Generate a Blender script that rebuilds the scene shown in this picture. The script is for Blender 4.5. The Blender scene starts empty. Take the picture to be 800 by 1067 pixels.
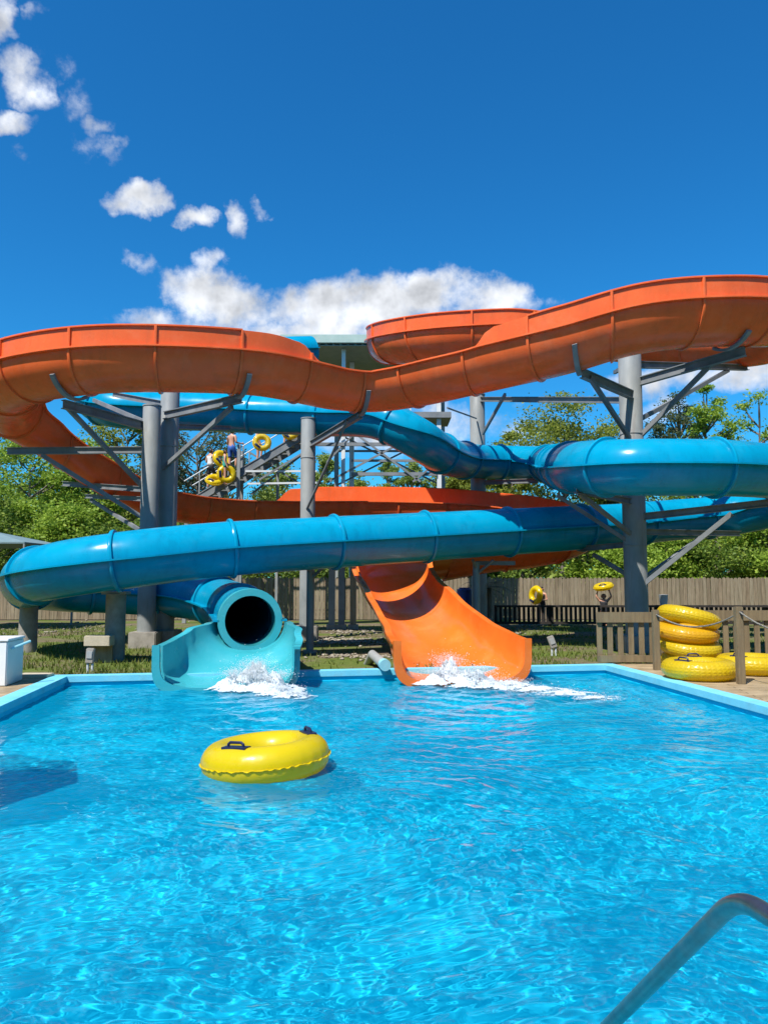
import bpy, bmesh, math, random
import numpy as np
from mathutils import Vector, Matrix, noise as mnoise

random.seed(7)
rng = np.random.default_rng(7)
PI = math.pi
scn = bpy.context.scene
COL = scn.collection

# ------------------------------------------------------------------ camera
CAM_H = 1.6
PITCH = math.radians(5.1)
FPX = 800.0
cam_d = bpy.data.cameras.new('camera')
cam = bpy.data.objects.new('camera', cam_d)
COL.objects.link(cam)
cam.location = (0, 0, CAM_H)
cam.rotation_euler = (PI / 2 + PITCH, 0, 0)
cam_d.sensor_width = 36.0
cam_d.lens = FPX / 1067.0 * 36.0
cam_d.clip_start = 0.05
cam_d.clip_end = 4000
scn.camera = cam

def ray(px, py):
    a = (px - 400.0) / FPX
    b = (533.5 - py) / FPX
    return Vector((a, math.cos(PITCH) - b * math.sin(PITCH), math.sin(PITCH) + b * math.cos(PITCH)))

def P(px, py, Y):
    """world point at distance Y along the ground that projects to a photo pixel"""
    d = ray(px, py)
    t = Y / d.y
    return Vector((d.x * t, Y, CAM_H + d.z * t))

def G(px, py, z=0.0):
    d = ray(px, py)
    t = (z - CAM_H) / d.z
    return Vector((d.x * t, d.y * t, z))

def Q(px, py, Y, off):
    """x from px at distance Y, height from py at distance Y-off"""
    return Vector((P(px, py, Y).x, Y, P(px, py, Y - off).z))

# ------------------------------------------------------------------ materials
def new_mat(name):
    m = bpy.data.materials.new(name)
    m.use_nodes = True
    nt = m.node_tree
    return m, nt, nt.nodes['Principled BSDF']

def N(nt, typ, **kw):
    n = nt.nodes.new(typ)
    for k, v in kw.items():
        if k in n.inputs.keys():
            n.inputs[k].default_value = v
        else:
            setattr(n, k, v)
    return n

def ramp(nt, fac, stops):
    r = nt.nodes.new('ShaderNodeValToRGB')
    e = r.color_ramp.elements
    e[0].position, e[0].color = stops[0][0], (*stops[0][1], 1)
    e[1].position, e[1].color = stops[1][0], (*stops[1][1], 1)
    for p, c in stops[2:]:
        x = e.new(p); x.color = (*c, 1)
    nt.links.new(fac, r.inputs[0])
    return r.outputs[0]

def surf(name, c1, c2, scale=3.0, rough=0.5, rough2=None, bump=0.0, bscale=40.0, metallic=0.0, coat=0.0,
         stretch=(1, 1, 1), spec=0.5, detail=6.0, trans=0.0):
    m, nt, b = new_mat(name)
    tc = N(nt, 'ShaderNodeTexCoord')
    mp = N(nt, 'ShaderNodeMapping'); mp.inputs['Scale'].default_value = stretch
    nt.links.new(tc.outputs['Object'], mp.inputs[0])
    n1 = N(nt, 'ShaderNodeTexNoise', Scale=scale, Detail=detail, Roughness=0.6)
    nt.links.new(mp.outputs[0], n1.inputs['Vector'])
    col = ramp(nt, n1.outputs['Fac'], [(0.3, c1), (0.7, c2)])
    nt.links.new(col, b.inputs['Base Color'])
    b.inputs['Metallic'].default_value = metallic
    b.inputs['Specular IOR Level'].default_value = spec
    if rough2 is None:
        b.inputs['Roughness'].default_value = rough
    else:
        mr = N(nt, 'ShaderNodeMapRange')
        n3 = N(nt, 'ShaderNodeTexNoise', Scale=scale * 2.3, Detail=5.0)
        nt.links.new(mp.outputs[0], n3.inputs['Vector'])
        nt.links.new(n3.outputs['Fac'], mr.inputs[0])
        mr.inputs[1].default_value = 0.3; mr.inputs[2].default_value = 0.7
        mr.inputs[3].default_value = rough; mr.inputs[4].default_value = rough2
        nt.links.new(mr.outputs[0], b.inputs['Roughness'])
    if coat:
        b.inputs['Coat Weight'].default_value = coat
        b.inputs['Coat Roughness'].default_value = 0.12
    if bump:
        n2 = N(nt, 'ShaderNodeTexNoise', Scale=bscale, Detail=4.0)
        nt.links.new(mp.outputs[0], n2.inputs['Vector'])
        bp = N(nt, 'ShaderNodeBump', Strength=bump, Distance=0.02)
        nt.links.new(n2.outputs['Fac'], bp.inputs['Height'])
        nt.links.new(bp.outputs[0], b.inputs['Normal'])
    return m

M = {}
M['orange'] = surf('orange_gelcoat', (0.74, 0.125, 0.032), (0.84, 0.155, 0.042), 1.3, 0.2, 0.34, 0.03, 9, coat=0.0, spec=0.2)
for _k in ('orange',):
    _b = M[_k].node_tree.nodes['Principled BSDF']
    _b.inputs['Subsurface Weight'].default_value = 0.2; _b.inputs['Subsurface Scale'].default_value = 0.06
    _b.inputs['Subsurface Radius'].default_value = (1.0, 0.35, 0.1)
M['orange_chute'] = surf('orange_chute_gelcoat', (0.74, 0.14, 0.016), (0.82, 0.175, 0.022), 1.3, 0.12, 0.26, 0.03, 9, coat=0.0, spec=0.4)
M['blue'] = surf('blue_gelcoat', (0.001, 0.245, 0.41), (0.001, 0.285, 0.47), 1.1, 0.16, 0.28, 0.03, 9, coat=0.0, spec=0.2)
M['teal'] = surf('teal_gelcoat', (0.03, 0.31, 0.36), (0.05, 0.37, 0.42), 1.6, 0.16, 0.3, 0.03, 9, coat=0.4)
M['bore'] = surf('dark_bore', (0.01, 0.05, 0.08), (0.012, 0.06, 0.09), 1.0, 0.4)
M['steel'] = surf('galvanised_steel', (0.20, 0.215, 0.215), (0.31, 0.32, 0.31), 3.0, 0.5, 0.7, 0.08, 25, metallic=0.0, stretch=(1, 1, .4))
M['beam'] = surf('galvanised_beam', (0.13, 0.145, 0.155), (0.24, 0.25, 0.26), 2.5, 0.5, 0.65, 0.04, 25, metallic=0.0)
M['whitesteel'] = surf('white_painted_steel', (0.6, 0.62, 0.62), (0.72, 0.73, 0.72), 3, 0.4)
M['inox'] = surf('brushed_stainless', (0.26, 0.25, 0.24), (0.38, 0.37, 0.35), 14, 0.3, 0.4, 0.02, 300, metallic=1.0)
M['concrete'] = surf('concrete', (0.22, 0.20, 0.17), (0.36, 0.33, 0.29), 5, 0.85, None, 0.35, 30)
M['timber'] = surf('weathered_timber', (0.20, 0.15, 0.09), (0.33, 0.26, 0.17), 4, 0.75, None, 0.35, 30, stretch=(3, 3, .35))
M['railwood'] = surf('brown_rail_timber', (0.14, 0.10, 0.055), (0.23, 0.17, 0.09), 5, 0.75, None, 0.3, 30, stretch=(3, 3, .4))
M['darkwood'] = surf('dark_stained_timber', (0.018, 0.014, 0.012), (0.04, 0.032, 0.026), 5, 0.7, None, 0.2, 30)
M['cream'] = surf('pale_stone', (0.42, 0.36, 0.26), (0.55, 0.48, 0.36), 6, 0.85, None, 0.3, 40)
M['white'] = surf('white_plastic', (0.72, 0.75, 0.76), (0.8, 0.82, 0.82), 3, 0.35)
M['black'] = surf('black_rubber', (0.012, 0.012, 0.016), (0.02, 0.02, 0.025), 8, 0.5)
M['navy'] = surf('navy_plastic', (0.01, 0.012, 0.05), (0.015, 0.02, 0.07), 8, 0.4)
M['pipe'] = surf('grey_pipe', (0.3, 0.3, 0.29), (0.4, 0.4, 0.38), 8, 0.5)
M['aqua'] = surf('aqua_pipe', (0.25, 0.55, 0.62), (0.33, 0.62, 0.68), 5, 0.4)
M['roof'] = surf('pale_green_roof', (0.33, 0.45, 0.40), (0.42, 0.52, 0.47), 3, 0.5)
M['canvas'] = surf('grey_canvas', (0.12, 0.19, 0.21), (0.17, 0.25, 0.27), 4, 0.8)
M['shadecloth'] = surf('shade_cloth', (0.35, 0.4, 0.42), (0.42, 0.47, 0.5), 4, 0.8)
_nt = M['shadecloth'].node_tree
_mx = N(_nt, 'ShaderNodeMixShader'); _mx.inputs[0].default_value = 0.8; _tr = N(_nt, 'ShaderNodeBsdfTransparent')
_nt.links.new(_tr.outputs[0], _mx.inputs[1]); _nt.links.new(_nt.nodes['Principled BSDF'].outputs[0], _mx.inputs[2]); _nt.links.new(_mx.outputs[0], _nt.nodes['Material Output'].inputs[0])
M['bluebarrel'] = surf('blue_barrel_plastic', (0.01, 0.04, 0.22), (0.015, 0.05, 0.28), 3, 0.4)
M['skin'] = surf('skin', (0.5, 0.25, 0.16), (0.6, 0.31, 0.2), 6, 0.5)
M['hair'] = surf('dark_hair', (0.012, 0.008, 0.006), (0.03, 0.02, 0.012), 30, 0.5)
M['cloth_blue'] = surf('blue_cloth', (0.02, 0.09, 0.35), (0.03, 0.12, 0.42), 10, 0.8)
M['cloth_dark'] = surf('dark_cloth', (0.015, 0.015, 0.02), (0.03, 0.03, 0.035), 10, 0.8)
M['cloth_white'] = surf('white_cloth', (0.65, 0.62, 0.6), (0.75, 0.72, 0.7), 10, 0.8)
M['cloth_teal'] = surf('teal_cloth', (0.02, 0.25, 0.2), (0.03, 0.32, 0.26), 10, 0.8)
M['bark'] = surf('bark', (0.09, 0.07, 0.055), (0.2, 0.17, 0.14), 6, 0.9, None, 0.5, 20, stretch=(2, 2, .4))
M['palebark'] = surf('pale_bark', (0.22, 0.2, 0.17), (0.4, 0.37, 0.32), 6, 0.9, None, 0.4, 20, stretch=(2, 2, .4))
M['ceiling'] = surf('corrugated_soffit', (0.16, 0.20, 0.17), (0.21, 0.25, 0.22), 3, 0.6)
M['stone'] = surf('rubble_stone', (0.16, 0.13, 0.095), (0.42, 0.37, 0.29), 14, 0.9, None, 0.4, 40)
M['bucket'] = surf('pale_bucket', (0.5, 0.53, 0.55), (0.6, 0.62, 0.64), 3, 0.4)
M['rope'] = surf('rope', (0.03, 0.028, 0.024), (0.35, 0.32, 0.26), 60, 0.8)

def stain(m, amount, tint, sc=(2.5, 2.5, .35), lo=.5, hi=.78):
    nt = m.node_tree; b = nt.nodes['Principled BSDF']
    src = b.inputs['Base Color'].links[0].from_socket
    tc = N(nt, 'ShaderNodeTexCoord'); mp = N(nt, 'ShaderNodeMapping'); mp.inputs['Scale'].default_value = sc
    nt.links.new(tc.outputs['Object'], mp.inputs[0])
    n = N(nt, 'ShaderNodeTexNoise', Scale=1.6, Detail=9.0, Roughness=0.7); nt.links.new(mp.outputs[0], n.inputs['Vector'])
    f = N(nt, 'ShaderNodeMapRange'); nt.links.new(n.outputs['Fac'], f.inputs[0])
    f.inputs[1].default_value = lo; f.inputs[2].default_value = hi; f.inputs[3].default_value = 0; f.inputs[4].default_value = amount
    mx = N(nt, 'ShaderNodeMix', data_type='RGBA'); nt.links.new(f.outputs[0], mx.inputs[0]); nt.links.new(src, mx.inputs[6]); mx.inputs[7].default_value = (*tint, 1)
    nt.links.new(mx.outputs[2], b.inputs['Base Color'])
stain(M['orange'], .5, (.42, .10, .04)); stain(M['orange'], .35, (.86, .26, .12), (1.2, 1.2, 1.2), .52, .75)
stain(M['orange_chute'], .3, (.9, .34, .12), (1.2, 1.2, 1.2), .5, .75)
stain(M['blue'], .5, (.003, .10, .2)); stain(M['blue'], .3, (.03, .34, .5), (1.1, 1.1, 1.1), .52, .75)
stain(M['teal'], .35, (.14, .42, .42), (1.5, 1.5, 1.5))
stain(M['steel'], .75, (.16, .11, .08), (3, 3, .25), .56, .8); stain(M['beam'], .6, (.13, .08, .05), (3, 3, 1), .56, .8)

def vinyl(name, c1, c2, printed):
    m = surf(name, c1, c2, 2.5, 0.22, 0.38, 0, coat=0.3)
    nt = m.node_tree; b = nt.nodes['Principled BSDF']
    tc = N(nt, 'ShaderNodeTexCoord')
    if printed:                       # moulded waffle pattern of the vinyl
        at = N(nt, 'ShaderNodeAttribute'); at.attribute_name = 'UVMap'
        br = N(nt, 'ShaderNodeTexVoronoi', Scale=1.0, distance='CHEBYCHEV', Randomness=0.15)
        mp = N(nt, 'ShaderNodeMapping'); mp.inputs['Scale'].default_value = (44, 18, 1)
        nt.links.new(at.outputs['Vector'], mp.inputs[0]); nt.links.new(mp.outputs[0], br.inputs['Vector'])
        bp = N(nt, 'ShaderNodeBump', Strength=0.45, Distance=0.03); bp.invert = True
        nt.links.new(br.outputs['Distance'], bp.inputs['Height'])
        nt.links.new(bp.outputs[0], b.inputs['Normal'])
    else:
        n2 = N(nt, 'ShaderNodeTexNoise', Scale=7.0, Detail=3.0)
        nt.links.new(tc.outputs['Object'], n2.inputs['Vector'])
        bp = N(nt, 'ShaderNodeBump', Strength=0.25, Distance=0.02)
        nt.links.new(n2.outputs['Fac'], bp.inputs['Height'])
        nt.links.new(bp.outputs[0], b.inputs['Normal'])
    tr = N(nt, 'ShaderNodeBsdfTranslucent'); tr.inputs['Color'].default_value = (*c2, 1)
    mx = N(nt, 'ShaderNodeMixShader'); mx.inputs[0].default_value = 0.42
    nt.links.new(b.outputs[0], mx.inputs[1]); nt.links.new(tr.outputs[0], mx.inputs[2])
    nt.links.new(mx.outputs[0], nt.nodes['Material Output'].inputs[0])
    return m
M['yellow'] = vinyl('yellow_vinyl', (0.82, 0.61, 0.004), (0.88, 0.67, 0.006), False)
M['yellow_waffle_and_shade'] = vinyl('yellow_waffle_vinyl', (0.74, 0.52, 0.012), (0.80, 0.60, 0.016), True)  # stack tubes; also stands in for shade on two tubes on the stairs
M['amber'] = vinyl('amber_waffle_vinyl', (0.78, 0.43, 0.012), (0.84, 0.50, 0.016), True)

def leafmat(name, cols, transl=0.45):
    m, nt, b = new_mat(name)
    g = N(nt, 'ShaderNodeNewGeometry')
    k = len(cols)
    stops = [(i / (k - 1) if k > 1 else 0, c) for i, c in enumerate(cols)]
    col = ramp(nt, g.outputs['Random Per Island'], stops)
    nt.links.new(col, b.inputs['Base Color'])
    b.inputs['Roughness'].default_value = 0.55
    b.inputs['Specular IOR Level'].default_value = 0.25
    tr = N(nt, 'ShaderNodeBsdfTranslucent')
    nt.links.new(col, tr.inputs[0])
    mx = N(nt, 'ShaderNodeMixShader'); mx.inputs[0].default_value = transl
    nt.links.new(b.outputs[0], mx.inputs[1]); nt.links.new(tr.outputs[0], mx.inputs[2])
    nt.links.new(mx.outputs[0], nt.nodes['Material Output'].inputs[0])
    return m
M['leaf_bright'] = leafmat('bright_leaves', [(0.146, 0.242, 0.029), (0.311, 0.444, 0.053), (0.229, 0.349, 0.039), (0.435, 0.534, 0.081)])
M['leaf_mid'] = leafmat('mid_leaves', [(0.089, 0.154, 0.028), (0.176, 0.274, 0.036), (0.140, 0.218, 0.036), (0.299, 0.363, 0.053)])
M['leaf_olive'] = leafmat('olive_leaves', [(0.147, 0.194, 0.032), (0.282, 0.324, 0.046), (0.216, 0.252, 0.039), (0.381, 0.404, 0.078)])
M['leaf_pine'] = leafmat('pine_needles', [(0.07, 0.105, 0.045), (0.14, 0.17, 0.07), (0.11, 0.14, 0.06), (0.18, 0.20, 0.09)])
M['leaf_far'] = leafmat('far_leaves', [(0.157, 0.227, 0.047), (0.287, 0.363, 0.065), (0.234, 0.294, 0.065)])
M['frond'] = leafmat('palm_fronds', [(0.015, 0.03, 0.012), (0.03, 0.05, 0.016)], 0.2)
M['blade'] = leafmat('grass_blades', [(0.07, 0.12, 0.014), (0.14, 0.19, 0.025), (0.2, 0.19, 0.05), (0.1, 0.16, 0.02)], 0.3)

# ground: grass with dirt and dry patches
def ground_mat():
    m, nt, b = new_mat('grass_and_dirt')
    tc = N(nt, 'ShaderNodeTexCoord')
    n1 = N(nt, 'ShaderNodeTexNoise', Scale=0.55, Detail=8.0, Roughness=0.62)
    n2 = N(nt, 'ShaderNodeTexNoise', Scale=9.0, Detail=8.0, Roughness=0.7)
    n3 = N(nt, 'ShaderNodeTexNoise', Scale=4.0, Detail=8.0, Roughness=0.7)
    for n in (n1, n2, n3): nt.links.new(tc.outputs['Object'], n.inputs['Vector'])
    grass = ramp(nt, n2.outputs['Fac'], [(0.3, (0.055, 0.085, 0.016)), (0.52, (0.11, 0.145, 0.028)), (0.75, (0.19, 0.19, 0.055))])
    dirt = ramp(nt, n3.outputs['Fac'], [(0.3, (0.10, 0.075, 0.045)), (0.55, (0.17, 0.13, 0.085)), (0.75, (0.26, 0.21, 0.14))])
    mask = ramp(nt, n1.outputs['Fac'], [(0.44, (0, 0, 0)), (0.58, (1, 1, 1))])
    mx = N(nt, 'ShaderNodeMix', data_type='RGBA')
    nt.links.new(mask, mx.inputs[0]); nt.links.new(grass, mx.inputs[6]); nt.links.new(dirt, mx.inputs[7])
    nt.links.new(mx.outputs[2], b.inputs['Base Color'])
    b.inputs['Roughness'].default_value = 0.95
    b.inputs['Specular IOR Level'].default_value = 0.15
    bp = N(nt, 'ShaderNodeBump', Strength=0.6, Distance=0.06)
    nt.links.new(n2.outputs['Fac'], bp.inputs['Height']); nt.links.new(bp.outputs[0], b.inputs['Normal'])
    return m
M['ground'] = ground_mat()

def deck_mat(name, c1, c2, angle):
    m, nt, b = new_mat(name)
    tc = N(nt, 'ShaderNodeTexCoord')
    mp = N(nt, 'ShaderNodeMapping'); mp.inputs['Rotation'].default_value = (0, 0, angle)
    nt.links.new(tc.outputs['Object'], mp.inputs[0])
    br = N(nt, 'ShaderNodeTexBrick', Scale=1.0)
    br.inputs['Color1'].default_value = (*c1, 1); br.inputs['Color2'].default_value = (*c2, 1)
    br.inputs['Mortar'].default_value = (0.03, 0.022, 0.015, 1)
    br.inputs['Mortar Size'].default_value = 0.006
    br.inputs['Brick Width'].default_value = 2.4; br.inputs['Row Height'].default_value = 0.14
    nt.links.new(mp.outputs[0], br.inputs['Vector'])
    n = N(nt, 'ShaderNodeTexNoise', Scale=3.0, Detail=8.0, Roughness=0.7)
    nt.links.new(tc.outputs['Object'], n.inputs['Vector'])
    mx = N(nt, 'ShaderNodeMix', data_type='RGBA', blend_type='MULTIPLY'); mx.inputs[0].default_value = 0.6
    gr = ramp(nt, n.outputs['Fac'], [(0.3, (0.55, 0.5, 0.45)), (0.65, (1, 1, 1))])
    nt.links.new(br.outputs['Color'], mx.inputs[6]); nt.links.new(gr, mx.inputs[7])
    nt.links.new(mx.outputs[2], b.inputs['Base Color'])
    rr = ramp(nt, n.outputs['Fac'], [(0.35, (0.35, 0.35, 0.35)), (0.6, (0.75, 0.75, 0.75))])
    nt.links.new(rr, b.inputs['Roughness'])
    return m
M['deck'] = deck_mat('deck_boards', (0.34, 0.25, 0.14), (0.46, 0.35, 0.21), math.radians(7.6))

M['poolpaint'] = surf('pool_paint', (0.004, 0.60, 0.88), (0.006, 0.66, 0.93), 0.9, 0.6)
M['coping'] = surf('coping_paint', (0.13, 0.52, 0.68), (0.2, 0.6, 0.74), 3, 0.45, 0.6, 0.1, 30)
stain(M['coping'], .5, (.2, .3, .32), (1.5, 1.5, 1.5), .5, .8)

def board_mat():
    m, nt, b = new_mat('grey_fence_boards')
    g = N(nt, 'ShaderNodeNewGeometry')
    tc = N(nt, 'ShaderNodeTexCoord')
    mp = N(nt, 'ShaderNodeMapping'); mp.inputs['Scale'].default_value = (8, 8, 0.9)
    nt.links.new(tc.outputs['Object'], mp.inputs[0])
    n = N(nt, 'ShaderNodeTexNoise', Scale=1.6, Detail=7.0, Roughness=0.65)
    nt.links.new(mp.outputs[0], n.inputs['Vector'])
    c = ramp(nt, g.outputs['Random Per Island'], [(0, (0.20, 0.155, 0.10)), (0.5, (0.30, 0.25, 0.175)), (1, (0.25, 0.19, 0.125))])
    v = ramp(nt, n.outputs['Fac'], [(0.3, (0.55, 0.52, 0.48)), (0.65, (1.1, 1.08, 1.05))])
    mx = N(nt, 'ShaderNodeMix', data_type='RGBA', blend_type='MULTIPLY'); mx.inputs[0].default_value = 1
    nt.links.new(c, mx.inputs[6]); nt.links.new(v, mx.inputs[7])
    nt.links.new(mx.outputs[2], b.inputs['Base Color'])
    b.inputs['Roughness'].default_value = 0.85
    return m
M['boards'] = board_mat()

def water_mat():
    m, nt, b = new_mat('pool_water')
    b.inputs['Base Color'].default_value = (0.8, 0.99, 1.0, 1)
    b.inputs['Transmission Weight'].default_value = 1.0
    b.inputs['IOR'].default_value = 1.3
    b.inputs['Roughness'].default_value = 0.0
    d = N(nt, 'ShaderNodeBsdfDiffuse'); d.inputs['Color'].default_value = (0.001, 0.40, 0.66, 1)   # chlorinated, faintly milky water
    mx = N(nt, 'ShaderNodeMixShader'); mx.inputs[0].default_value = 0.3
    nt.links.new(b.outputs[0], mx.inputs[1]); nt.links.new(d.outputs[0], mx.inputs[2])
    nt.links.new(mx.outputs[0], nt.nodes['Material Output'].inputs[0])
    return m
M['water'] = water_mat()

def foam_mat():
    m, nt, b = new_mat('white_foam')
    b.inputs['Base Color'].default_value = (0.86, 0.9, 0.92, 1)
    b.inputs['Roughness'].default_value = 0.4
    tr = N(nt, 'ShaderNodeBsdfTranslucent'); tr.inputs['Color'].default_value = (.9, .93, .95, 1); mx = N(nt, 'ShaderNodeMixShader'); mx.inputs[0].default_value = 0.6
    nt.links.new(tr.outputs[0], mx.inputs[1]); nt.links.new(b.outputs[0], mx.inputs[2])
    nt.links.new(mx.outputs[0], nt.nodes['Material Output'].inputs[0])
    return m
M['foam'] = foam_mat()

# ------------------------------------------------------------------ object helpers
BASE = {}          # world position of a thing's origin, by object name

def tag(o, label=None, cat=None, group=None, kind=None):
    if label: o['label'] = label
    if cat: o['category'] = cat
    if group: o['group'] = group
    if kind: o['kind'] = kind
    return o

def thing(name, label, cat, loc=(0, 0, 0), group=None):
    o = bpy.data.objects.new(name, None)
    o.empty_display_size = 0.2
    COL.objects.link(o)
    o.location = loc
    BASE[o.name] = Vector(loc)
    return tag(o, label, cat, group)

class MB:
    def __init__(self):
        self.v, self.f = [], []
        self.uv = None
    def add(self, vs, fs):
        k = len(self.v)
        self.v += [tuple(p) for p in vs]
        self.f += [tuple(i + k for i in q) for q in fs]
        return self
    def box(self, c, s, M3=None):
        x, y, z = s[0] / 2, s[1] / 2, s[2] / 2
        pts = [Vector((a * x, b * y, d * z)) for d in (-1, 1) for b in (-1, 1) for a in (-1, 1)]
        if M3 is not None: pts = [M3 @ p for p in pts]
        c = Vector(c)
        return self.add([p + c for p in pts], [(0, 2, 3, 1), (4, 5, 7, 6), (0, 1, 5, 4), (2, 6, 7, 3), (0, 4, 6, 2), (1, 3, 7, 5)])
    def beam(self, a, b, w, h):
        a, b = Vector(a), Vector(b)
        t = (b - a); L = t.length; t.normalize()
        up = Vector((0, 0, 1)) if abs(t.z) < 0.97 else Vector((0, 1, 0))
        s = t.cross(up).normalized(); u = s.cross(t)
        m3 = Matrix((t, s, u)).transposed()
        return self.box((a + b) / 2, (L, w, h), m3)
    def ibeam(self, a, b, w, h):
        a, b = Vector(a), Vector(b)
        t = (b - a); L = t.length; t.normalize()
        up = Vector((0, 0, 1)) if abs(t.z) < 0.97 else Vector((0, 1, 0))
        s = t.cross(up).normalized(); u = s.cross(t)
        m3 = Matrix((t, s, u)).transposed()
        c = (a + b) / 2
        self.box(c, (L, w * .16, h * .8), m3)
        self.box(c + u * h * .45, (L, w, h * .1), m3)
        return self.box(c - u * h * .45, (L, w, h * .1), m3)
    def pipe(self, pts, r, n=12, cap=True):
        pts = [Vector(p) for p in pts]
        rs = r if isinstance(r, (list, tuple)) else [r] * len(pts)
        k0 = len(self.v)
        prev = None
        for i, p in enumerate(pts):
            t = (pts[min(i + 1, len(pts) - 1)] - pts[max(i - 1, 0)]).normalized()
            if prev is None:
                ref = Vector((0, 0, 1)) if abs(t.z) < 0.9 else Vector((1, 0, 0))
                s = t.cross(ref).normalized()
            else:
                s = (prev - t * prev.dot(t)).normalized()
            prev = s
            u = s.cross(t)
            for j in range(n):
                a = 2 * PI * j / n
                self.v.append(tuple(p + (s * math.cos(a) + u * math.sin(a)) * rs[i]))
        for i in range(len(pts) - 1):
            for j in range(n):
                a, b = k0 + i * n + j, k0 + i * n + (j + 1) % n
                self.f.append((a, b, b + n, a + n))
        if cap:
            self.f.append(tuple(k0 + j for j in range(n))[::-1])
            self.f.append(tuple(k0 + (len(pts) - 1) * n + j for j in range(n)))
        return self
    def lathe(self, c, prof, n=24, cap=True):
        """prof: (radius, z)"""
        c = Vector(c); k0 = len(self.v)
        for r, z in prof:
            for j in range(n):
                a = 2 * PI * j / n
                self.v.append((c.x + r * math.cos(a), c.y + r * math.sin(a), c.z + z))
        for i in range(len(prof) - 1):
            for j in range(n):
                a, b = k0 + i * n + j, k0 + i * n + (j + 1) % n
                self.f.append((a, b, b + n, a + n))
        if cap:
            self.f.append(tuple(k0 + j for j in range(n))[::-1])
            self.f.append(tuple(k0 + (len(prof) - 1) * n + j for j in range(n)))
        return self
    def build(self, name, mat, parent=None, smooth=False, bevel=0.0, angle=40):
        off = Vector((0, 0, 0))
        if parent is not None:
            r = parent
            while r.parent: r = r.parent
            off = BASE.get(r.name, Vector((0, 0, 0)))
        me = bpy.data.meshes.new(name)
        me.from_pydata([(a - off.x, b - off.y, c - off.z) for a, b, c in self.v], [], self.f)
        me.materials.append(mat)
        bm = bmesh.new(); bm.from_mesh(me)
        bmesh.ops.recalc_face_normals(bm, faces=bm.faces)
        if bevel:
            bmesh.ops.bevel(bm, geom=[e for e in bm.edges], offset=bevel, segments=2, affect='EDGES', clamp_overlap=True)
        bm.to_mesh(me); bm.free()
        if smooth:
            me.shade_smooth() if hasattr(me, 'shade_smooth') else None
            try: me.set_sharp_from_angle(angle=math.radians(angle))
            except Exception: pass
        o = bpy.data.objects.new(name, me)
        COL.objects.link(o)
        if parent is not None: o.parent = parent
        return o

def np_mesh(name, V, F, mat, parent=None, smooth=False):
    """fast mesh from numpy: V (n,3), F (m,k)"""
    off = np.zeros(3)
    if parent is not None:
        r = parent
        while r.parent: r = r.parent
        off = np.array(BASE.get(r.name, Vector((0, 0, 0))))
    me = bpy.data.meshes.new(name)
    V = np.ascontiguousarray(V - off, dtype=np.float32); F = np.ascontiguousarray(F, dtype=np.int32)
    m, k = F.shape
    me.vertices.add(len(V)); me.vertices.foreach_set('co', V.ravel())
    me.loops.add(m * k); me.loops.foreach_set('vertex_index', F.ravel())
    me.polygons.add(m)
    me.polygons.foreach_set('loop_start', np.arange(0, m * k, k, dtype=np.int32))
    me.polygons.foreach_set('loop_total', np.full(m, k, dtype=np.int32))
    if smooth: me.polygons.foreach_set('use_smooth', np.ones(m, dtype=bool))
    me.materials.append(mat)
    me.update(calc_edges=True); me.validate()
    o = bpy.data.objects.new(name, me)
    COL.objects.link(o)
    if parent is not None: o.parent = parent
    return o

def catmull(ctrl, params, step):
    """ctrl points -> evenly spaced samples; params are carried linearly"""
    pts = [Vector(p) for p in ctrl]
    e = [pts[0] * 2 - pts[1]] + pts + [pts[-1] * 2 - pts[-2]]
    dense, dp = [], []
    for i in range(1, len(e) - 2):
        p0, p1, p2, p3 = e[i - 1], e[i], e[i + 1], e[i + 2]
        t0 = 0; t1 = t0 + (p1 - p0).length ** .5; t2 = t1 + (p2 - p1).length ** .5; t3 = t2 + (p3 - p2).length ** .5
        n = 24
        for k in range(n + (1 if i == len(e) - 3 else 0)):
            u = k / n; t = t1 + (t2 - t1) * u
            A1 = p0 * ((t1 - t) / (t1 - t0)) + p1 * ((t - t0) / (t1 - t0))
            A2 = p1 * ((t2 - t) / (t2 - t1)) + p2 * ((t - t1) / (t2 - t1))
            A3 = p2 * ((t3 - t) / (t3 - t2)) + p3 * ((t - t2) / (t3 - t2))
            B1 = A1 * ((t2 - t) / (t2 - t0)) + A2 * ((t - t0) / (t2 - t0))
            B2 = A2 * ((t3 - t) / (t3 - t1)) + A3 * ((t - t1) / (t3 - t1))
            dense.append(B1 * ((t2 - t) / (t2 - t1)) + B2 * ((t - t1) / (t2 - t1)))
            s = u * u * (3 - 2 * u)
            dp.append([a * (1 - s) + b * s for a, b in zip(params[i - 1], params[min(i, len(params) - 1)])])
    acc = [0.0]
    for a, b in zip(dense, dense[1:]): acc.append(acc[-1] + (b - a).length)
    n = max(2, int(round(acc[-1] / step)))
    out, op = [], []
    j = 0
    for k in range(n + 1):
        s = acc[-1] * k / n
        while j < len(acc) - 2 and acc[j + 1] < s: j += 1
        u = (s - acc[j]) / max(1e-9, acc[j + 1] - acc[j])
        out.append(dense[j].lerp(dense[j + 1], u))
        op.append([a * (1 - u) + b * u for a, b in zip(dp[j], dp[j + 1])])
    return out, op

def frames(pts):
    fr = []
    for i, p in enumerate(pts):
        t = (pts[min(i + 1, len(pts) - 1)] - pts[max(i - 1, 0)]).normalized()
        l = Vector((0, 0, 1)).cross(t).normalized()
        fr.append((p, t, l, t.cross(l)))
    return fr

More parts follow.
